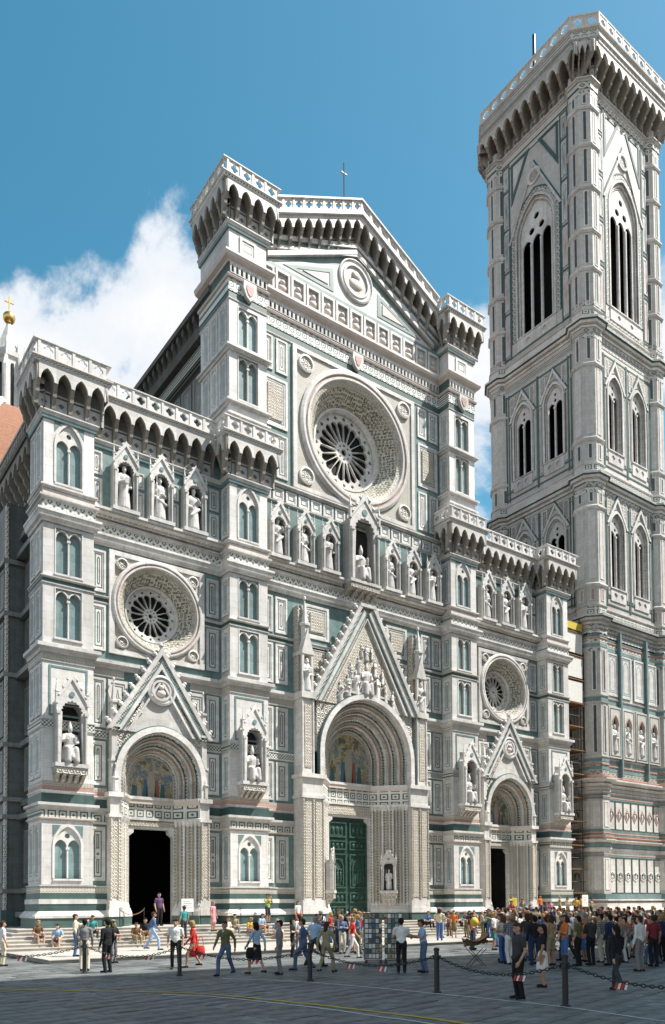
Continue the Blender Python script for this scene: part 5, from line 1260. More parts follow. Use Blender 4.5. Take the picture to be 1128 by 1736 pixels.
def link_ring(b, c, t, up, L, w, r):
    n = 8; rows = []; s_ = t.cross(up).normalized()
    for k in range(n):
        a = 2*math.pi*k/n; p = c+t*(L*math.cos(a))+s_*(w*math.sin(a)); o = (t*math.cos(a)*.7+s_*math.sin(a)).normalized(); z = t.cross(s_)
        rows.append([p+o*(r*math.cos(2*math.pi*j/4))+z*(r*math.sin(2*math.pi*j/4)) for j in range(4)])
    b.grid(rows+[rows[0]], 'iron', True)
tagm = MB()
for k in range(4): tagm.plate([(-.16+k*.08, -.13), (-.11+k*.08, -.13), (-.06+k*.08, .0), (-.11+k*.08, .0)], [], -.006, .006, 'red_paint' if k % 2 == 0 else 'card_white', back=True)
tagme = tagm.mesh('warning_tag')
def chain(a, c, sag, label, tags):
    A, C = Vector((*a, .90)), Vector((*c, .90)); L = (C-A).length; n = int(L/.095); b = MB(); pts = []
    for i in range(n+1): t = i/n; p = A.lerp(C, t); p.z -= sag*4*t*(1-t); pts.append(p)
    for i in range(n): t = (pts[i+1]-pts[i]); link_ring(b, (pts[i]+pts[i+1])/2, t.normalized(), Vector((0, 0, 1)) if i % 2 else Vector((t.y, -t.x, 0)).normalized(), .062, .03, .013)
    o = b.build('chain'); tag(o, label, 'chain', 'chains between the bollards')
    for t in tags: p = pts[int(t*n)]; ob('warning_tag', tagme, o, (p.x, p.y, p.z-.02), math.atan2((C-A).y, (C-A).x))
lab = ('black chain running out of the picture at the left', 'black chain behind the two men in suits', 'sagging black chain in front of the walking man in camouflage jacket', 'sagging black chain in front of the postcard rack', 'sagging black chain behind the standing man with hand on hip', 'nearest black chain running out of the picture at the right')
for i in range(6): chain(BO[i], BO[i+1], .34 if i < 5 else .30, lab[i], [(.55,), (.3, .72), (.2, .62), (.62, .36), (.68,), (.36,)][i])
# ------------------------------------------------------------------ unseen block added behind the viewer to cast shadow over the square's front
caster = thing('shadow_caster', 'plain plastered palace across the square whose shadow covers the foreground', 'building', (24, -50, 0))
b = MB(); b.prism_z([(-9.5, -33.4), (-9.5, -66), (60, -66), (60, -36.3)][::-1], 0, 40.0, 'plaster'); pw_ = b.build('wall', caster)
b = MB(); b.sweep([(60, -36.3), (-9.5, -33.4), (-9.5, -66)], [(0, 39.6), (.5, 39.7), (.5, 40.1), (0, 40.2)], 'stone_dark'); b.build('eaves', caster)
wm_ = MB(); wm_.plate(rect(-.9, .9, 0, 2.6), [rect(-.6, .6, .2, 2.4)], -.12, 0, 'stone_step'); wm_.face([(-.6, -.02, .2), (.6, -.02, .2), (.6, -.02, 2.4), (-.6, -.02, 2.4)], 'glass_dark'); wme = wm_.mesh('window')
for k in range(14):
    for z in (3, 9, 15, 21, 27, 33): ob('window', wme, caster, (-7+k*4.6, -33.4-2.9*(2.5+k*4.6)/69.5+.03, z), math.pi-R(2.3))
# ------------------------------------------------------------------ scaffold in the gap
sc = thing('scaffold', 'scaffold with white sheets and plank decks between cathedral and bell tower', 'scaffold', (23, 2, 0))
for x in (21.7, 24.3):
    for y in (1.2, 3.0): b = MB(); b.tube([(x, y, PZ if y < 4 else 0), (x, y, 26.6)], .045, 'iron', 6); b.build('pole', sc)
for k in range(12):
    z = 3.0+k*2.02
    b = MB(); b.box(21.4, 24.6, .95, 3.1, z, z+.07, 'wood'); b.build('deck', sc)
    for y in (1.15, 3.05): b = MB(); b.tube([(21.5, y, z+1.0), (24.5, y, z+1.0)], .03, 'iron', 5); b.build('guard_rail', sc)
for z in (19.3, 21.4, 23.5): b = MB(); b.plate(rect(21.55, 24.45, z, z+1.75), [], 1.02, 1.06, 'tarp', back=True); b.build('sheet', sc)
b = MB(); b.plate(rect(21.55, 24.45, 25.5, 26.1), [], 1.02, 1.06, 'tarp_yellow', back=True); b.build('yellow_sheet', sc)
# notice boards, barrier, ropes
def board(loc, w, h, z, label, mat='card_white', rz=0.):
    t = thing('notice_board', label, 'sign', loc, rz); F = Frame(loc[0], loc[1], rz)
    b = MB(); b.box(-w/2, w/2, -.02, .02, z, z+h, mat); b.box(-w/2-.03, w/2+.03, -.012, .025, z-.03, z, 'iron'); b.build('board', t, F.at(0, 0, loc[2]), rz)
    b = MB()
    for k in range(5): b.box(-w*.36, w*(.36 if k % 2 else .2), -.024, -.019, z+h*(.2+.14*k), z+h*(.2+.14*k)+.02, 'iron')
    b.build('print', t, F.at(0, 0, loc[2]), rz)
    for q in (-1, 1): b = MB(); b.tube([(q*w*.42, 0, 0), (q*w*.42, 0, z)], .02, 'iron', 5); b.build('leg', t, F.at(0, 0, loc[2]), rz)
board((-13.4, -.6, PZ), .72, .72, .75, 'white notice board on legs in front of the dark left doorway')
board((21.9, -.7, gz(21.9, -.7)), .75, .95, .8, 'white notice board at the foot of the scaffold')
board((13.0, -1.0, PZ), .5, .6, .9, 'yellow notice board by the right doorway', 'tarp_yellow')
def rope(a, c, label):
    t = thing('rope_barrier', label, 'barrier', (*a, gz(*a)), 0)
    for p in (a, c): b = MB(); b.lathe_z([(.14, 0), (.14, .02), (.025, .04), (.025, .92), (.045, .95), (.01, 1.0)], 8, 'iron', 0, 0); b.build('post', t, (*p, gz(*p)))
    A, C = Vector((*a, gz(*a)+.9)), Vector((*c, gz(*c)+.9)); pts = []
    for i in range(13): k = i/12; p = A.lerp(C, k); p.z -= .28*4*k*(1-k); pts.append(p)
    b = MB(); b.tube(pts, .022, 'wood', 6); b.build('rope', t)
rope((-17.3, -.7), (-15.9, -.55), 'rope on two posts at the left jamb of the left doorway'); rope((-11.9, -.7), (-10.2, -.9), 'rope on two posts at the right jamb of the left doorway')
# postcard racks
def rack(loc, rz, label, seed):
    t = thing('postcard_rack', label, 'rack', loc, rz, 'postcard racks'); r2 = random.Random(seed); F = Frame(loc[0], loc[1], rz)
    b = MB()
    for x in (-.30, .30):
        for y in (-.12, .12): b.tube([(x, y, .12), (x, y, 1.85)], .016, 'iron', 5)
    for z in (.12, .45, .8, 1.15, 1.5, 1.85):
        b.box(-.31, .31, -.14, -.11, z-.008, z+.008, 'iron'); b.box(-.31, .31, .11, .14, z-.008, z+.008, 'iron')
    b.build('frame', t, loc, rz)
    b = MB(); b.box(-.30, .30, -.10, .10, .16, 1.84, 'stone_dark'); b.build('back_board', t, loc, rz)
    for x in (-.28, .28):
        w = MB(); w.lathe_y([(.06, -.02), (.06, .02), (.02, .02), (.02, -.02), (.06, -.02)], 10, 'iron'); w.build('wheel', t, F.at(x, .1, loc[2]+.06), rz)
    b = MB()
    for side in (-1, 1):
        for i in range(5):
            for j in range(9):
                x = -.27+i*.135; z = .2+j*.185; mt = r2.choice(['card_white', 'mos_blue', 'mos_cream', 'card_white', 'mos_gold', 'mos_teal', 'card_white', 'marble_grey', 'mosaic', 'mos_cream', 'mosaic', 'mosaic'])
                y = side*.15; b.plate(rect(x-.055, x+.055, z+r2.uniform(-.01, .01), z+.15), [], min(y, y+.004), max(y, y+.004), mt, back=True)
    tag(b.build('postcards', t, loc, rz), kind='stuff')
rack((-14.15, -17.75, 0), R(-25), 'left of two postcard racks beside the men in light shirts', 1); rack((-13.65, -18.35, 0), R(-48), 'right of two postcard racks beside the men in light shirts', 2)
# folding stand with a brown tray of goods
t = thing('folding_stand', 'folding stand with a brown cloth tray left of the standing man with hand on hip', 'stand', (-12.33, -21.23, 0), R(-30)); F = Frame(-12.33, -21.23, R(-30))
for q in (-.22, .22):
    b = MB(); b.tube([(-.3, q, 0), (.3, q, .62)], .014, 'iron', 5); b.tube([(.3, q, 0), (-.3, q, .62)], .014, 'iron', 5); b.build('leg_frame', t, F.at(0, 0, 0), R(-30))
b = MB(); b.grid([[(-.44+.22*i, y, .66+.22*((i-2)/2)**2+.12*((y)/.32)**2+ .05*i) for i in range(5)] for y in (-.32, -.1, .1, .32)], 'wood'); b.grid([[(-.44+.22*i, y, .61+.22*((i-2)/2)**2+.12*((y)/.32)**2+.05*i) for i in range(5)] for y in (.32, .1, -.1, -.32)], 'wood'); b.build('tray', t, F.at(0, 0, 0), R(-30))
b = MB(); 
for i in range(7): b.ball((-.4+.13*i, rnd.uniform(-.15, .15), .74+.02*i), .07, 'wood', 6, 4)
tag(b.build('goods', t, F.at(0, 0, 0), R(-30)), kind='stuff')
# ------------------------------------------------------------------ people: one continuous body surface each, clothes by region
SK, TOP, BOT, SHO, HAI, EYE = range(6)
def cloth_mat(c, kind='cloth', pat=0):
    key = ('cl', tuple(round(v, 3) for v in c), kind, pat)
    def mk():
        s = NT('%s_%02d' % (kind, len([k for k in MATS if k.startswith(kind)]))); cc = s.mix(s.math('MULTIPLY', s.rng(s.noise(9, 4), .35, .7), .35), c, tuple(v*.55 for v in c))
        if pat:
            sp = s.n('ShaderNodeSeparateXYZ'); s.L(s.tc.outputs['Object'], sp.inputs[0])
            f = s.math('GREATER_THAN', s.math('SINE', s.math('MULTIPLY', sp.outputs[2], 95.0)), .2)
            if pat == 2: f = s.math('MAXIMUM', f, s.math('GREATER_THAN', s.math('SINE', s.math('MULTIPLY', sp.outputs[0], 95.0)), .4))
            cc = s.mix(s.math('MULTIPLY', f, .42), cc, (.55, .54, .5) if sum(c) < .9 else (.10, .12, .2))
        s.bump(s.noise(14, 3), .5, .03); s.fin(cc, .85 if kind != 'skin' else .5, .2); return s.m
    return cached(key, mk)
def hand(P, w, d, side, curl=.5):
    """palm, four bent fingers and a thumb; w: wrist, d: forearm direction"""
    w = Vector(w); d = Vector(d).normalized(); out = Vector((side, 0, 0)); out = (out-d*out.dot(d)); out = out.normalized() if out.length > .1 else Vector((0, -1, 0)); f = d.cross(out).normalized()
    if f.y > 0: f = -f
    pe = w+d*.085; P.append((w+d*.02, pe, .030, .034, (.75, 1.1) if abs(d.z) > .6 else O1, SK))
    for i, L in enumerate((.060, .072, .068, .052)):
        o = f*(.030-.020*i); k1 = pe+o*1.0+d*.012; k2 = k1+d*L*.6-out*L*.2*curl; k3 = k2+d*L*.35-out*L*.55*curl
        P.append((k1, k2, .0105, .0095, O1, SK)); P.append((k2, k3, .0095, .008, O1, SK))
    t0 = w+d*.03+f*.03; P.append((t0, t0+d*.035+f*.028, .012, .010, O1, SK)); P.append((t0+d*.035+f*.028, t0+d*.068+f*.026-out*.01, .010, .009, O1, SK))
def body(pose='stand', legs='trousers', hair='short', sleeves='short', build=1.0, bag=None):
    P = []; B = build
    sit = pose == 'sit'; hz = .92 if not sit else .18
    # hips and torso
    lean = {'walk': -.05, 'walk2': -.04, 'browse': -.06}.get(pose, 0.0)
    def T(x, y, z): return (x, y+lean*(z-.9)/.5 if not sit else y-.10*(z-.9)/.5*1.0, z-(.92-hz))
    P.append((T(-.06, 0, .94), T(.06, 0, .94), .135*B, .135*B, (1, .82), BOT)); P.append((T(0, 0, 1.0), T(0, -.01, 1.12), .145*B, .135*B, (1.12, .80), TOP)); P.append((T(0, 0, 1.14), T(0, 0, 1.33), .14*B, .155*B, (1.15, .76), TOP))
    P.append((T(-.155, .01, 1.405), T(.155, .01, 1.405), .068, .068, (1, .95), TOP)); P.append((T(0, .01, 1.38), T(0, .01, 1.44), .10, .07, (1.4, .9), TOP))
    P.append((T(0, .01, 1.44), T(0, -.005, 1.53), .055, .052, O1, SK))
    P += [(T(0, -.015, 1.60), T(0, -.01, 1.66), .082, .088, (.88, 1.08), SK), (T(0, -.05, 1.56), T(0, -.055, 1.575), .052, .055, (.9, 1), SK), (T(0, -.112, 1.615), T(0, -.122, 1.595), .011, .016, O1, SK), (T(0, -.098, 1.563), T(0, -.100, 1.563), .016, .016, (1.6, .7), SK)]
    for q in (-1, 1): P.append((T(q*.080, 0, 1.60), T(q*.083, .005, 1.63), .014, .016, (.6, 1.2), SK)); P.append((T(q*.034, -.094, 1.637), T(q*.034, -.095, 1.637), .011, .011, O1, EYE))
    if hair == 'bald': P.append((T(-.05, .05, 1.62), T(.05, .05, 1.62), .055, .055, O1, HAI))
    else:
        P.append((T(0, .02, 1.68), T(0, .03, 1.66), .092, .095, (.98, 1.05), HAI)); P.append((T(0, .055, 1.60), T(0, .05, 1.64), .07, .08, (1.05, .8), HAI)); P.append((T(-.05, -.065, 1.705), T(.05, -.06, 1.705), .035, .035, O1, HAI))
        if hair == 'long': P.append((T(0, .075, 1.62), T(0, .085, 1.42), .075, .06, (1.25, .7), HAI)); 
        if hair == 'bob':
            for q in (-1, 1): P.append((T(q*.085, .02, 1.66), T(q*.085, .02, 1.53), .035, .035, (.8, 1.3), HAI))
            P.append((T(0, .07, 1.62), T(0, .075, 1.52), .075, .065, (1.2, .8), HAI))
        if hair == 'cap': P.append((T(0, -.09, 1.70), T(0, -.15, 1.69), .04, .03, (1.5, .4), HAI))
    # legs
    stride = {'walk': (.30, -.26), 'walk2': (-.24, .28), 'browse': (.02, -.03)}.get(pose, (.0, -.02))
    for q, s_ in ((-1, stride[0]), (1, stride[1])):
        hip = Vector((q*.088, 0, hz-.02))
        if sit: kn = Vector((q*.15, -.42, hz+.12)); an = Vector((q*.13, -.46, -.22)); toe = an+Vector((q*.02, -.17, -.05))
        else:
            an = Vector((q*.095+(.02*q if pose == 'stand' else 0), -s_*1.05+.02, .085+(.06 if s_ < -.1 else 0))); kn = (hip+an)/2+Vector((q*.01, -.05-abs(s_)*.22, .02)); toe = an+Vector((q*.025, -.165, -.045))
        tl = BOT if legs != 'skirt' else SK; cl = BOT if legs == 'trousers' else SK
        P.append((hip, kn, .090*B, .064, (1, 1.05), tl if not (legs == 'shorts') else BOT)); P.append((kn, an, .062 if cl == SK else .068, .040 if cl == SK else .056, O1, cl))
        P.append((kn.lerp(an, .25)+Vector((0, .02, 0)), kn.lerp(an, .5), .048, .042, O1, cl))
        P.append((an+Vector((0, .03, -.03)), toe, .042, .036, (1.05, .85), SHO)); P.append((an+Vector((0, .045, -.05)), an+Vector((0, .02, -.02)), .036, .04, O1, SHO))
    if legs == 'skirt':
        if sit: P.append(((0, 0, hz+.02), (0, -.38, hz+.10), .16, .19, (1.15, .62), BOT))
        else: P.append(((0, 0, .95), (0, -.01, .56), .145*B, .20*B, (1.1, .9), BOT))
    if legs == 'shorts' and not sit: P.append(((-.09, 0, .85), (-.10, -.02, .58), .095, .09, O1, BOT)); P.append(((.09, 0, .85), (.10, -.02, .58), .095, .09, O1, BOT))
    # arms: shoulder, elbow, wrist
    arms = {'stand': (((-.245, .03, 1.13), (-.25, -.07, .88)), ((.245, .03, 1.13), (.25, -.06, .88))),
            'hip': (((-.34, .10, 1.16), (-.17, -.04, .99)), ((.26, .04, 1.12), (.24, -.10, .88))),
            'walk': (((-.25, -.10, 1.14), (-.23, -.28, .95)), ((.25, .16, 1.15), (.25, .14, .90))),
            'walk2': (((-.25, .16, 1.15), (-.25, .16, .90)), ((.25, -.10, 1.14), (.23, -.28, .95))),
            'cross': (((-.25, -.06, 1.14), (.06, -.20, 1.16)), ((.25, -.06, 1.14), (-.08, -.22, 1.20))),
            'browse': (((-.24, -.10, 1.15), (-.10, -.30, 1.16)), ((.24, -.08, 1.15), (.12, -.30, 1.22))),
            'camera': (((-.25, -.12, 1.22), (-.07, -.22, 1.50)), ((.25, -.12, 1.22), (.07, -.22, 1.50))),
            'point': (((-.25, .03, 1.13), (-.25, -.07, .88)), ((.30, -.18, 1.30), (.38, -.40, 1.42))),
            'sit': (((-.25, -.06, 1.14), (-.14, -.36, 1.06)), ((.25, -.06, 1.14), (.12, -.38, 1.04)))}[pose]
    for q, (e, w) in zip((-1, 1), arms):
        sh = Vector(T(q*.195, .01, 1.40)); e = Vector(T(*e)); w = Vector(T(*w)); sl_ = TOP; fl = TOP if sleeves == 'long' else SK
        P.append((sh, sh.lerp(e, .62), .062*B, .055, O1, sl_)); P.append((sh.lerp(e, .60), e, .050 if fl == TOP else .043, .042, O1, fl)); P.append((e, w, .042 if fl == SK else .048, .029 if fl == SK else .036, O1, fl)); hand(P, w, w-e, q)
    if sleeves == 'long' and pose in ('stand', 'walk') and hair == 'short':
        P.append((T(0, -.118, 1.22), T(0, -.085, 1.42), .022, .050, (1, .6), 6)); P.append((T(0, -.132, 1.20), T(0, -.104, 1.40), .014, .017, (1, .6), 7))
    if bag == 'pack': P.append((T(0, .17, 1.12), T(0, .17, 1.36), .13, .12, (1.0, .65), BOT))
    return P
BODY = {}
DEF = dict(man_stand=dict(pose='stand'), man_suit=dict(pose='stand', sleeves='long'), man_hip=dict(pose='hip', build=1.12), man_walk=dict(pose='walk', sleeves='long'), man_walk_short=dict(pose='walk2'), man_cross=dict(pose='cross', hair='bald', sleeves='long'),
           man_browse=dict(pose='browse'), man_camera=dict(pose='camera', legs='shorts', hair='cap'), woman_skirt=dict(pose='stand', legs='skirt', hair='long', build=.92), woman_walk=dict(pose='walk2', legs='skirt', hair='bob', sleeves='long', build=.94), woman_trousers=dict(pose='walk', hair='long', sleeves='long', build=.93),
           woman_stand=dict(pose='cross', hair='bob', build=.94), shorts_stand=dict(pose='stand', legs='shorts', hair='bob', build=.95), sit_man=dict(pose='sit'), sit_woman=dict(pose='sit', legs='skirt', hair='long', build=.93), point=dict(pose='point', sleeves='long'))
dummy = ['marble_white']*8
for k, v in DEF.items(): BODY[k] = blob_mesh('person', body(**v), .0125, dummy, True, 1)
COL = dict(white=(.70, .69, .66), cream=(.62, .55, .42), black=(.018, .018, .02), charcoal=(.05, .052, .055), grey=(.20, .20, .20), navy=(.025, .035, .09), blue=(.06, .14, .34), sky=(.32, .46, .62), denim=(.09, .14, .24), red=(.50, .04, .03), orange=(.58, .16, .03), pink=(.60, .28, .32), teal=(.05, .24, .24), green=(.06, .20, .07), lime=(.30, .38, .10), olive=(.13, .13, .06), brown=(.14, .075, .035), tan=(.40, .28, .16), mustard=(.52, .34, .05), maroon=(.20, .03, .04), purple=(.10, .06, .13), khaki=(.28, .25, .15))
HAIR = dict(black=(.012, .010, .009), brown=(.055, .03, .016), fair=(.30, .20, .09), grey=(.28, .27, .26), auburn=(.12, .04, .015))
SKIN = [(.50, .30, .21), (.56, .36, .26), (.40, .22, .14), (.46, .27, .18)]
def person(body_k, loc, rz, top, bot, hair='brown', h=1.72, label=None, group=None, shoe='black', seat=0., pat=0):
    o = ob('person', BODY[body_k], None, (loc[0], loc[1], loc[2]+seat), rz, (h/1.75*rnd.uniform(.93, 1.1), h/1.75*rnd.uniform(.93, 1.12), h/1.75))
    ms = [cloth_mat(rnd.choice(SKIN), 'skin'), cloth_mat(COL[top], 'cloth', pat), cloth_mat(COL[bot]), cloth_mat(COL[shoe]), cloth_mat(HAIR[hair], 'hair'), cloth_mat((.02, .015, .012), 'eye'), cloth_mat((.62, .61, .58), 'shirt'), cloth_mat((.16, .03, .04) if rnd.random() < .5 else (.03, .04, .10), 'tie')]
    for i, q in enumerate(ms): o.material_slots[i].link = 'OBJECT'; o.material_slots[i].material = q
    return tag(o, label, 'person', group)
def face_to(dx, dy): return math.atan2(dx, -dy)      # bodies look at -Y
CAMX = face_to(CAM.x+18, CAM.y+20)
def at(x, y): return (x, y, gz(x, y))
G = 'people on the square'
PP = [
 ('man_stand', -25.3, -9.9, 90, 'white', 'cream', 'brown', 'person in white shirt and cream trousers at the far left edge'),
 ('point', -22.2, -8.6, 70, 'cream', 'blue', 'brown', 'person in pale shirt and blue trousers stretching out an arm near the left steps'),
 ('man_suit', -23.67, -14.05, 160, 'grey', 'cream', 'black', 'person in grey jacket and cream trousers behind the leftmost bollard'),
 ('man_suit', -23.35, -15.29, 200, 'black', 'black', 'black', 'person in black suit seen from behind near the leftmost bollard'),
 ('woman_stand', -21.6, -11.2, 20, 'black', 'grey', 'brown', 'person in black top and grey trousers on the platform left of the left doorway'),
 ('man_walk', -17.96, -6.4, 70, 'denim', 'sky', 'brown', 'person in denim jacket striding in front of the left doorway'),
 ('man_stand', -14.7, -2.9, 190, 'teal', 'charcoal', 'brown', 'person in bright teal shirt going up the steps to the left doorway'),
 ('man_stand', -15.2, -.9, 10, 'purple', 'black', 'black', 'person in purple shirt standing in the left doorway'),
 ('woman_skirt', -12.7, -2.3, 30, 'pink', 'pink', 'fair', 'person in pink dress on the steps right of the left doorway'),
 ('man_stand', -20.98, -15.41, -30, 'white', 'black', 'black', 'person in white shirt and black trousers walking beside one in red'),
 ('woman_walk', -20.2, -15.2, 250, 'red', 'red', 'fair', 'person in red jacket and red skirt walking beside one in white'),
 ('man_walk', -20.86, -18.79, -60, 'olive', 'denim', 'brown', 'person in camouflage-green jacket and jeans walking past the chain'),
 ('woman_walk', -19.9, -19.06, 200, 'sky', 'black', 'black', 'person in light blue shirt and black skirt seen from behind'),
 ('man_suit', -19.4, -19.6, 240, 'grey', 'grey', 'black', 'person in grey jacket and grey trousers beside one in black skirt'),
 ('woman_stand', -14.61, -13.01, 40, 'black', 'black', 'black', 'person all in black standing in the sun before the central portal'),
 ('man_stand', -14.0, -12.6, 190, 'white', 'grey', 'brown', 'person in white shirt and grey trousers before the central portal'),
 ('man_walk_short', -17.89, -18.73, 230, 'denim', 'denim', 'brown', 'person in denim shirt and jeans behind the middle bollard'),
 ('man_walk', -16.9, -17.9, 100, 'sky', 'charcoal', 'grey', 'grey-haired person in light blue shirt left of the postcard racks'),
 ('woman_trousers', -17.9, -20.0, 110, 'khaki', 'khaki', 'brown', 'person in long khaki coat and trousers walking past the middle bollard'),
 ('man_walk_short', -13.17, -15.2, 60, 'red', 'white', 'fair', 'person in red jacket and white trousers before the central portal'),
 ('man_browse', -16.1, -21.6, 140, 'white', 'black', 'black', 'person in white shirt and black trousers reading beside the postcard racks'),
 ('man_browse', -15.5, -22.0, -120, 'sky', 'denim', 'brown', 'person in checked blue shirt and jeans reading beside the postcard racks'),
 ('man_hip', -18.64, -28.55, -108, 'charcoal', 'black', 'brown', 'nearest person, in dark shirt and trousers, standing with a hand on the hip'),
 ('woman_skirt', -16.19, -27.25, 215, 'black', 'white', 'black', 'person in black top and white skirt right of the nearest person'),
 ('shorts_stand', -10.19, -22.75, 180, 'tan', 'khaki', 'brown', 'person in tan shirt and khaki shorts at the front of the crowd'),
 ('man_stand', -9.71, -23.52, 190, 'olive', 'black', 'black', 'person in olive waistcoat and black trousers at the front of the crowd'),
 ('woman_trousers', -15.56, -29.04, 165, 'black', 'charcoal', 'black', 'person in black jacket walking at the right near the chain'),
 ('man_suit', -10.05, -26.1, 180, 'white', 'grey', 'brown', 'person in white shirt and grey trousers at the right edge'),
 ('shorts_stand', -4.6, -15.0, 30, 'white', 'teal', 'fair', 'person in white top and teal shorts in the sun left of the crowd'),
 ('woman_stand', -5.4, -14.4, 30, 'pink', 'charcoal', 'brown', 'person in pink top and dark trousers in the sun left of the crowd'),
 ('man_stand', -4.9, -13.9, 0, 'maroon', 'denim', 'black', 'person in maroon top and jeans in the sun left of the crowd'),
 ('woman_skirt', 1.23, -6.5, -40, 'orange', 'olive', 'brown', 'person in orange top and olive skirt near the steps right of the central portal'),
 ('man_suit', -10.5, -22.3, 150, 'black', 'navy', 'black', 'person in black jacket and navy trousers at the front of the crowd'),
 ('man_cross', -9.1, -23.6, 170, 'charcoal', 'black', 'grey', 'bald person in charcoal jacket at the front of the crowd'),
 ('man_suit', -8.6, -24.0, 185, 'navy', 'charcoal', 'black', 'person in navy jacket and charcoal trousers at the front of the crowd'),
 ('man_stand', -8.0, -25.3, 150, 'maroon', 'black', 'brown', 'person in maroon shirt and black trousers at the far right of the crowd'),
 ('woman_trousers', -7.4, -24.9, 200, 'black', 'denim', 'auburn', 'red-haired person in black jacket and jeans at the far right of the crowd'),
 ('man_camera', -8.4, -.9, 10, 'lime', 'charcoal', 'brown', 'person in lime shirt on the podium left of the central portal'),
 ('woman_skirt', -7.0, -2.0, 10, 'white', 'red', 'brown', 'person in white top and red skirt on the steps left of the central portal'),
 ('man_stand', 14.0, .2, 0, 'white', 'sky', 'brown', 'person in white shirt and pale trousers in the right doorway'),
 ('woman_stand', 13.2, -.5, 20, 'lime', 'white', 'fair', 'person in lime top and white trousers beside the right doorway'),
 ('man_stand', 16.3, -.7, 0, 'orange', 'navy', 'black', 'person in orange shirt and navy trousers right of the right doorway'),
]
for bk, x, y, deg, tp, bt, hr, lb in PP: person(bk, at(x, y), R(deg), tp, bt, hr, rnd.uniform(1.66, 1.80) if not bk.startswith('w') else rnd.uniform(1.6, 1.7), lb, G)
# groups in front of the portals
used = set()
def combo(r):
    for _ in range(400):
        t, b_, hr = r.choice(list(COL)+['black', 'white', 'charcoal', 'navy', 'black', 'white', 'grey', 'cream', 'white', 'sky', 'brown', 'denim', 'grey']*2), r.choice(['black', 'charcoal', 'navy', 'denim', 'grey', 'khaki', 'brown', 'cream', 'white', 'olive', 'blue']), r.choice(['black', 'black', 'brown', 'brown', 'fair', 'grey', 'auburn'])
        if (t, b_, hr) not in used: used.add((t, b_, hr)); return t, b_, hr
rq = random.Random(21)
ST = ['man_stand', 'man_suit', 'woman_skirt', 'woman_stand', 'man_cross', 'shorts_stand', 'woman_trousers', 'man_browse', 'man_camera']
def scatter(n, box, where, group, mind=.5, test=None, facing=(150, 260)):
    placed = []; tries = 0
    while len(placed) < n and tries < 20000:
        tries += 1; x, y = rq.uniform(box[0], box[1]), rq.uniform(box[2], box[3])
        if test and not test(x, y): continue
        if any((x-a)**2+(y-c)**2 < mind**2 for a, c in placed) or any((x-p[1])**2+(y-p[2])**2 < .3 for p in PP): continue
        t, b_, hr = combo(rq); bk = rq.choice(ST)
        if bk == 'man_cross' and ('bald', t, b_) in used: continue
        if bk == 'man_cross': used.add(('bald', t, b_))
        placed.append((x, y))
        hn = 'bald' if bk == 'man_cross' else hr+'-haired'
        bn = {'woman_skirt': 'skirt', 'shorts_stand': 'shorts', 'man_camera': 'shorts'}.get(bk, 'trousers')
        pt = rq.choice((0, 0, 0, 0, 1, 2)); person(bk, at(x, y), R(rq.uniform(*facing)), t, b_, hr, rq.uniform(1.58, 1.82), f'{hn} person in {("", "striped ", "checked ")[pt]}{t} top and {b_} {bn} {where}', group, pat=pt)
def px_of(x, y, z=1.0):
    d = Vector((x, y, z))-CAM; f = d.dot(CF); return 563.6+1341.66*d.dot(CR)/f
scatter(26, (-13, -3, -13.5, -6.0), 'in the group before the central portal', 'people before the central portal', .42, lambda x, y: 535 < px_of(x, y) < 625, (0, 360))
scatter(14, (-8, 12, -9, -4.2), 'between central and right portal', 'people between the portals', .6, lambda x, y: 745 < px_of(x, y) < 850, (0, 360))
scatter(165, (-11, 22, -24.5, -4.5), 'in the crowd by the tower', 'crowd before the bell tower', .5, lambda x, y: 842 < px_of(x, y) < 1140 and y < -4.5)
scatter(14, (-9, 24, -4.0, -.9), 'on the steps by the right portal', 'people on the right steps', .7, lambda x, y: 855 < px_of(x, y) < 1010, (-40, 60))
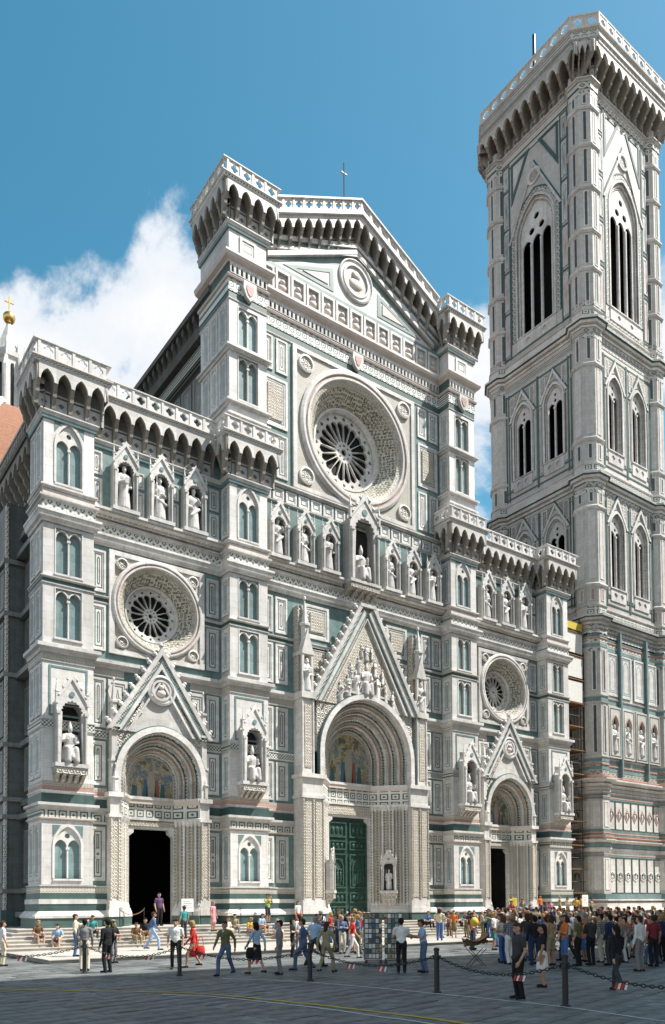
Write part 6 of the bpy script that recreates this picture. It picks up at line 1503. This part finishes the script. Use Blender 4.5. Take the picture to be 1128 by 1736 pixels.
# sitters on the steps
def sitter(x, k, face, lab):
    y = -1.5-TRD*k+.16; t, b_, hr = combo(rq); bk = rq.choice(['sit_man', 'sit_woman']); zz = PZ-RIS*k
    person(bk, (x, y, zz-.06), R(face), t, b_, hr, rq.uniform(1.62, 1.78), f'{hr}-haired person in {t} top and {b_} {"skirt" if "w" in bk else "trousers"} sitting {lab}', 'people sitting on the steps')
for x, k in ((-21.9, 3), (-21.2, 4), (-20.3, 4), (-19.3, 2), (-18.4, 3), (-17.4, 4), (-16.8, 3), (-12.1, 3), (-11.2, 2), (-10.6, 3), (-9.6, 2), (-9.0, 4), (-6.6, 4), (3.2, 2), (3.9, 3), (4.7, 3), (5.6, 2), (6.9, 3), (7.7, 3), (9.0, 2)):
    sitter(x+rq.uniform(-.15, .15), k, rq.uniform(-30, 30), 'near the left portal' if x < -14 else ('left of the central portal' if x < -5 else 'right of the central portal'))
# bags
def bag(loc, w, h, d, c, label):
    t = thing('bag', label, 'bag', loc); b = MB(); n = 10
    rows = [[(w/2*k*math.cos(2*math.pi*i/n), d/2*k*math.sin(2*math.pi*i/n), z*h) for i in range(n)] for z, k in ((0, .6), (.05, .95), (.5, 1.0), (.85, .9), (1, .6))]
    b.grid(rows, 'iron', True); b.face(rows[0][::-1], 'iron'); b.face(rows[-1], 'iron'); o = b.build('pouch', t, loc, 0, True); o.data.materials[0] = cloth_mat(COL[c])
    b = MB(); b.tube([(-w*.3, 0, h), (-w*.25, 0, h*1.6), (0, 0, h*1.9), (w*.25, 0, h*1.6), (w*.3, 0, h)], .012, 'iron', 5); o = b.build('strap', t, loc); o.data.materials[0] = cloth_mat(COL[c])
bag((-20.12, -19.05, .52), .36, .34, .16, 'black', 'black shoulder bag carried by the person in light blue shirt and black skirt')
bag((-20.02, -15.4, .42), .34, .36, .16, 'red', 'red bag carried by the person in red jacket')
# a toy balloon
t = thing('balloon', 'yellow toy balloon on a string in the sun left of the crowd', 'balloon', (-6.1, -15.2, .15)); b = MB(); b.ball((0, 0, 0), .19, 'tarp_yellow', 14, 10, (1, 1, 1.15)); b.build('balloon_skin', t, (-6.1, -15.2, 1.35), 0, True); b = MB(); b.tube([(-6.1, -15.2, .2), (-6.12, -15.2, 1.13)], .006, 'iron', 4); b.build('string', t)
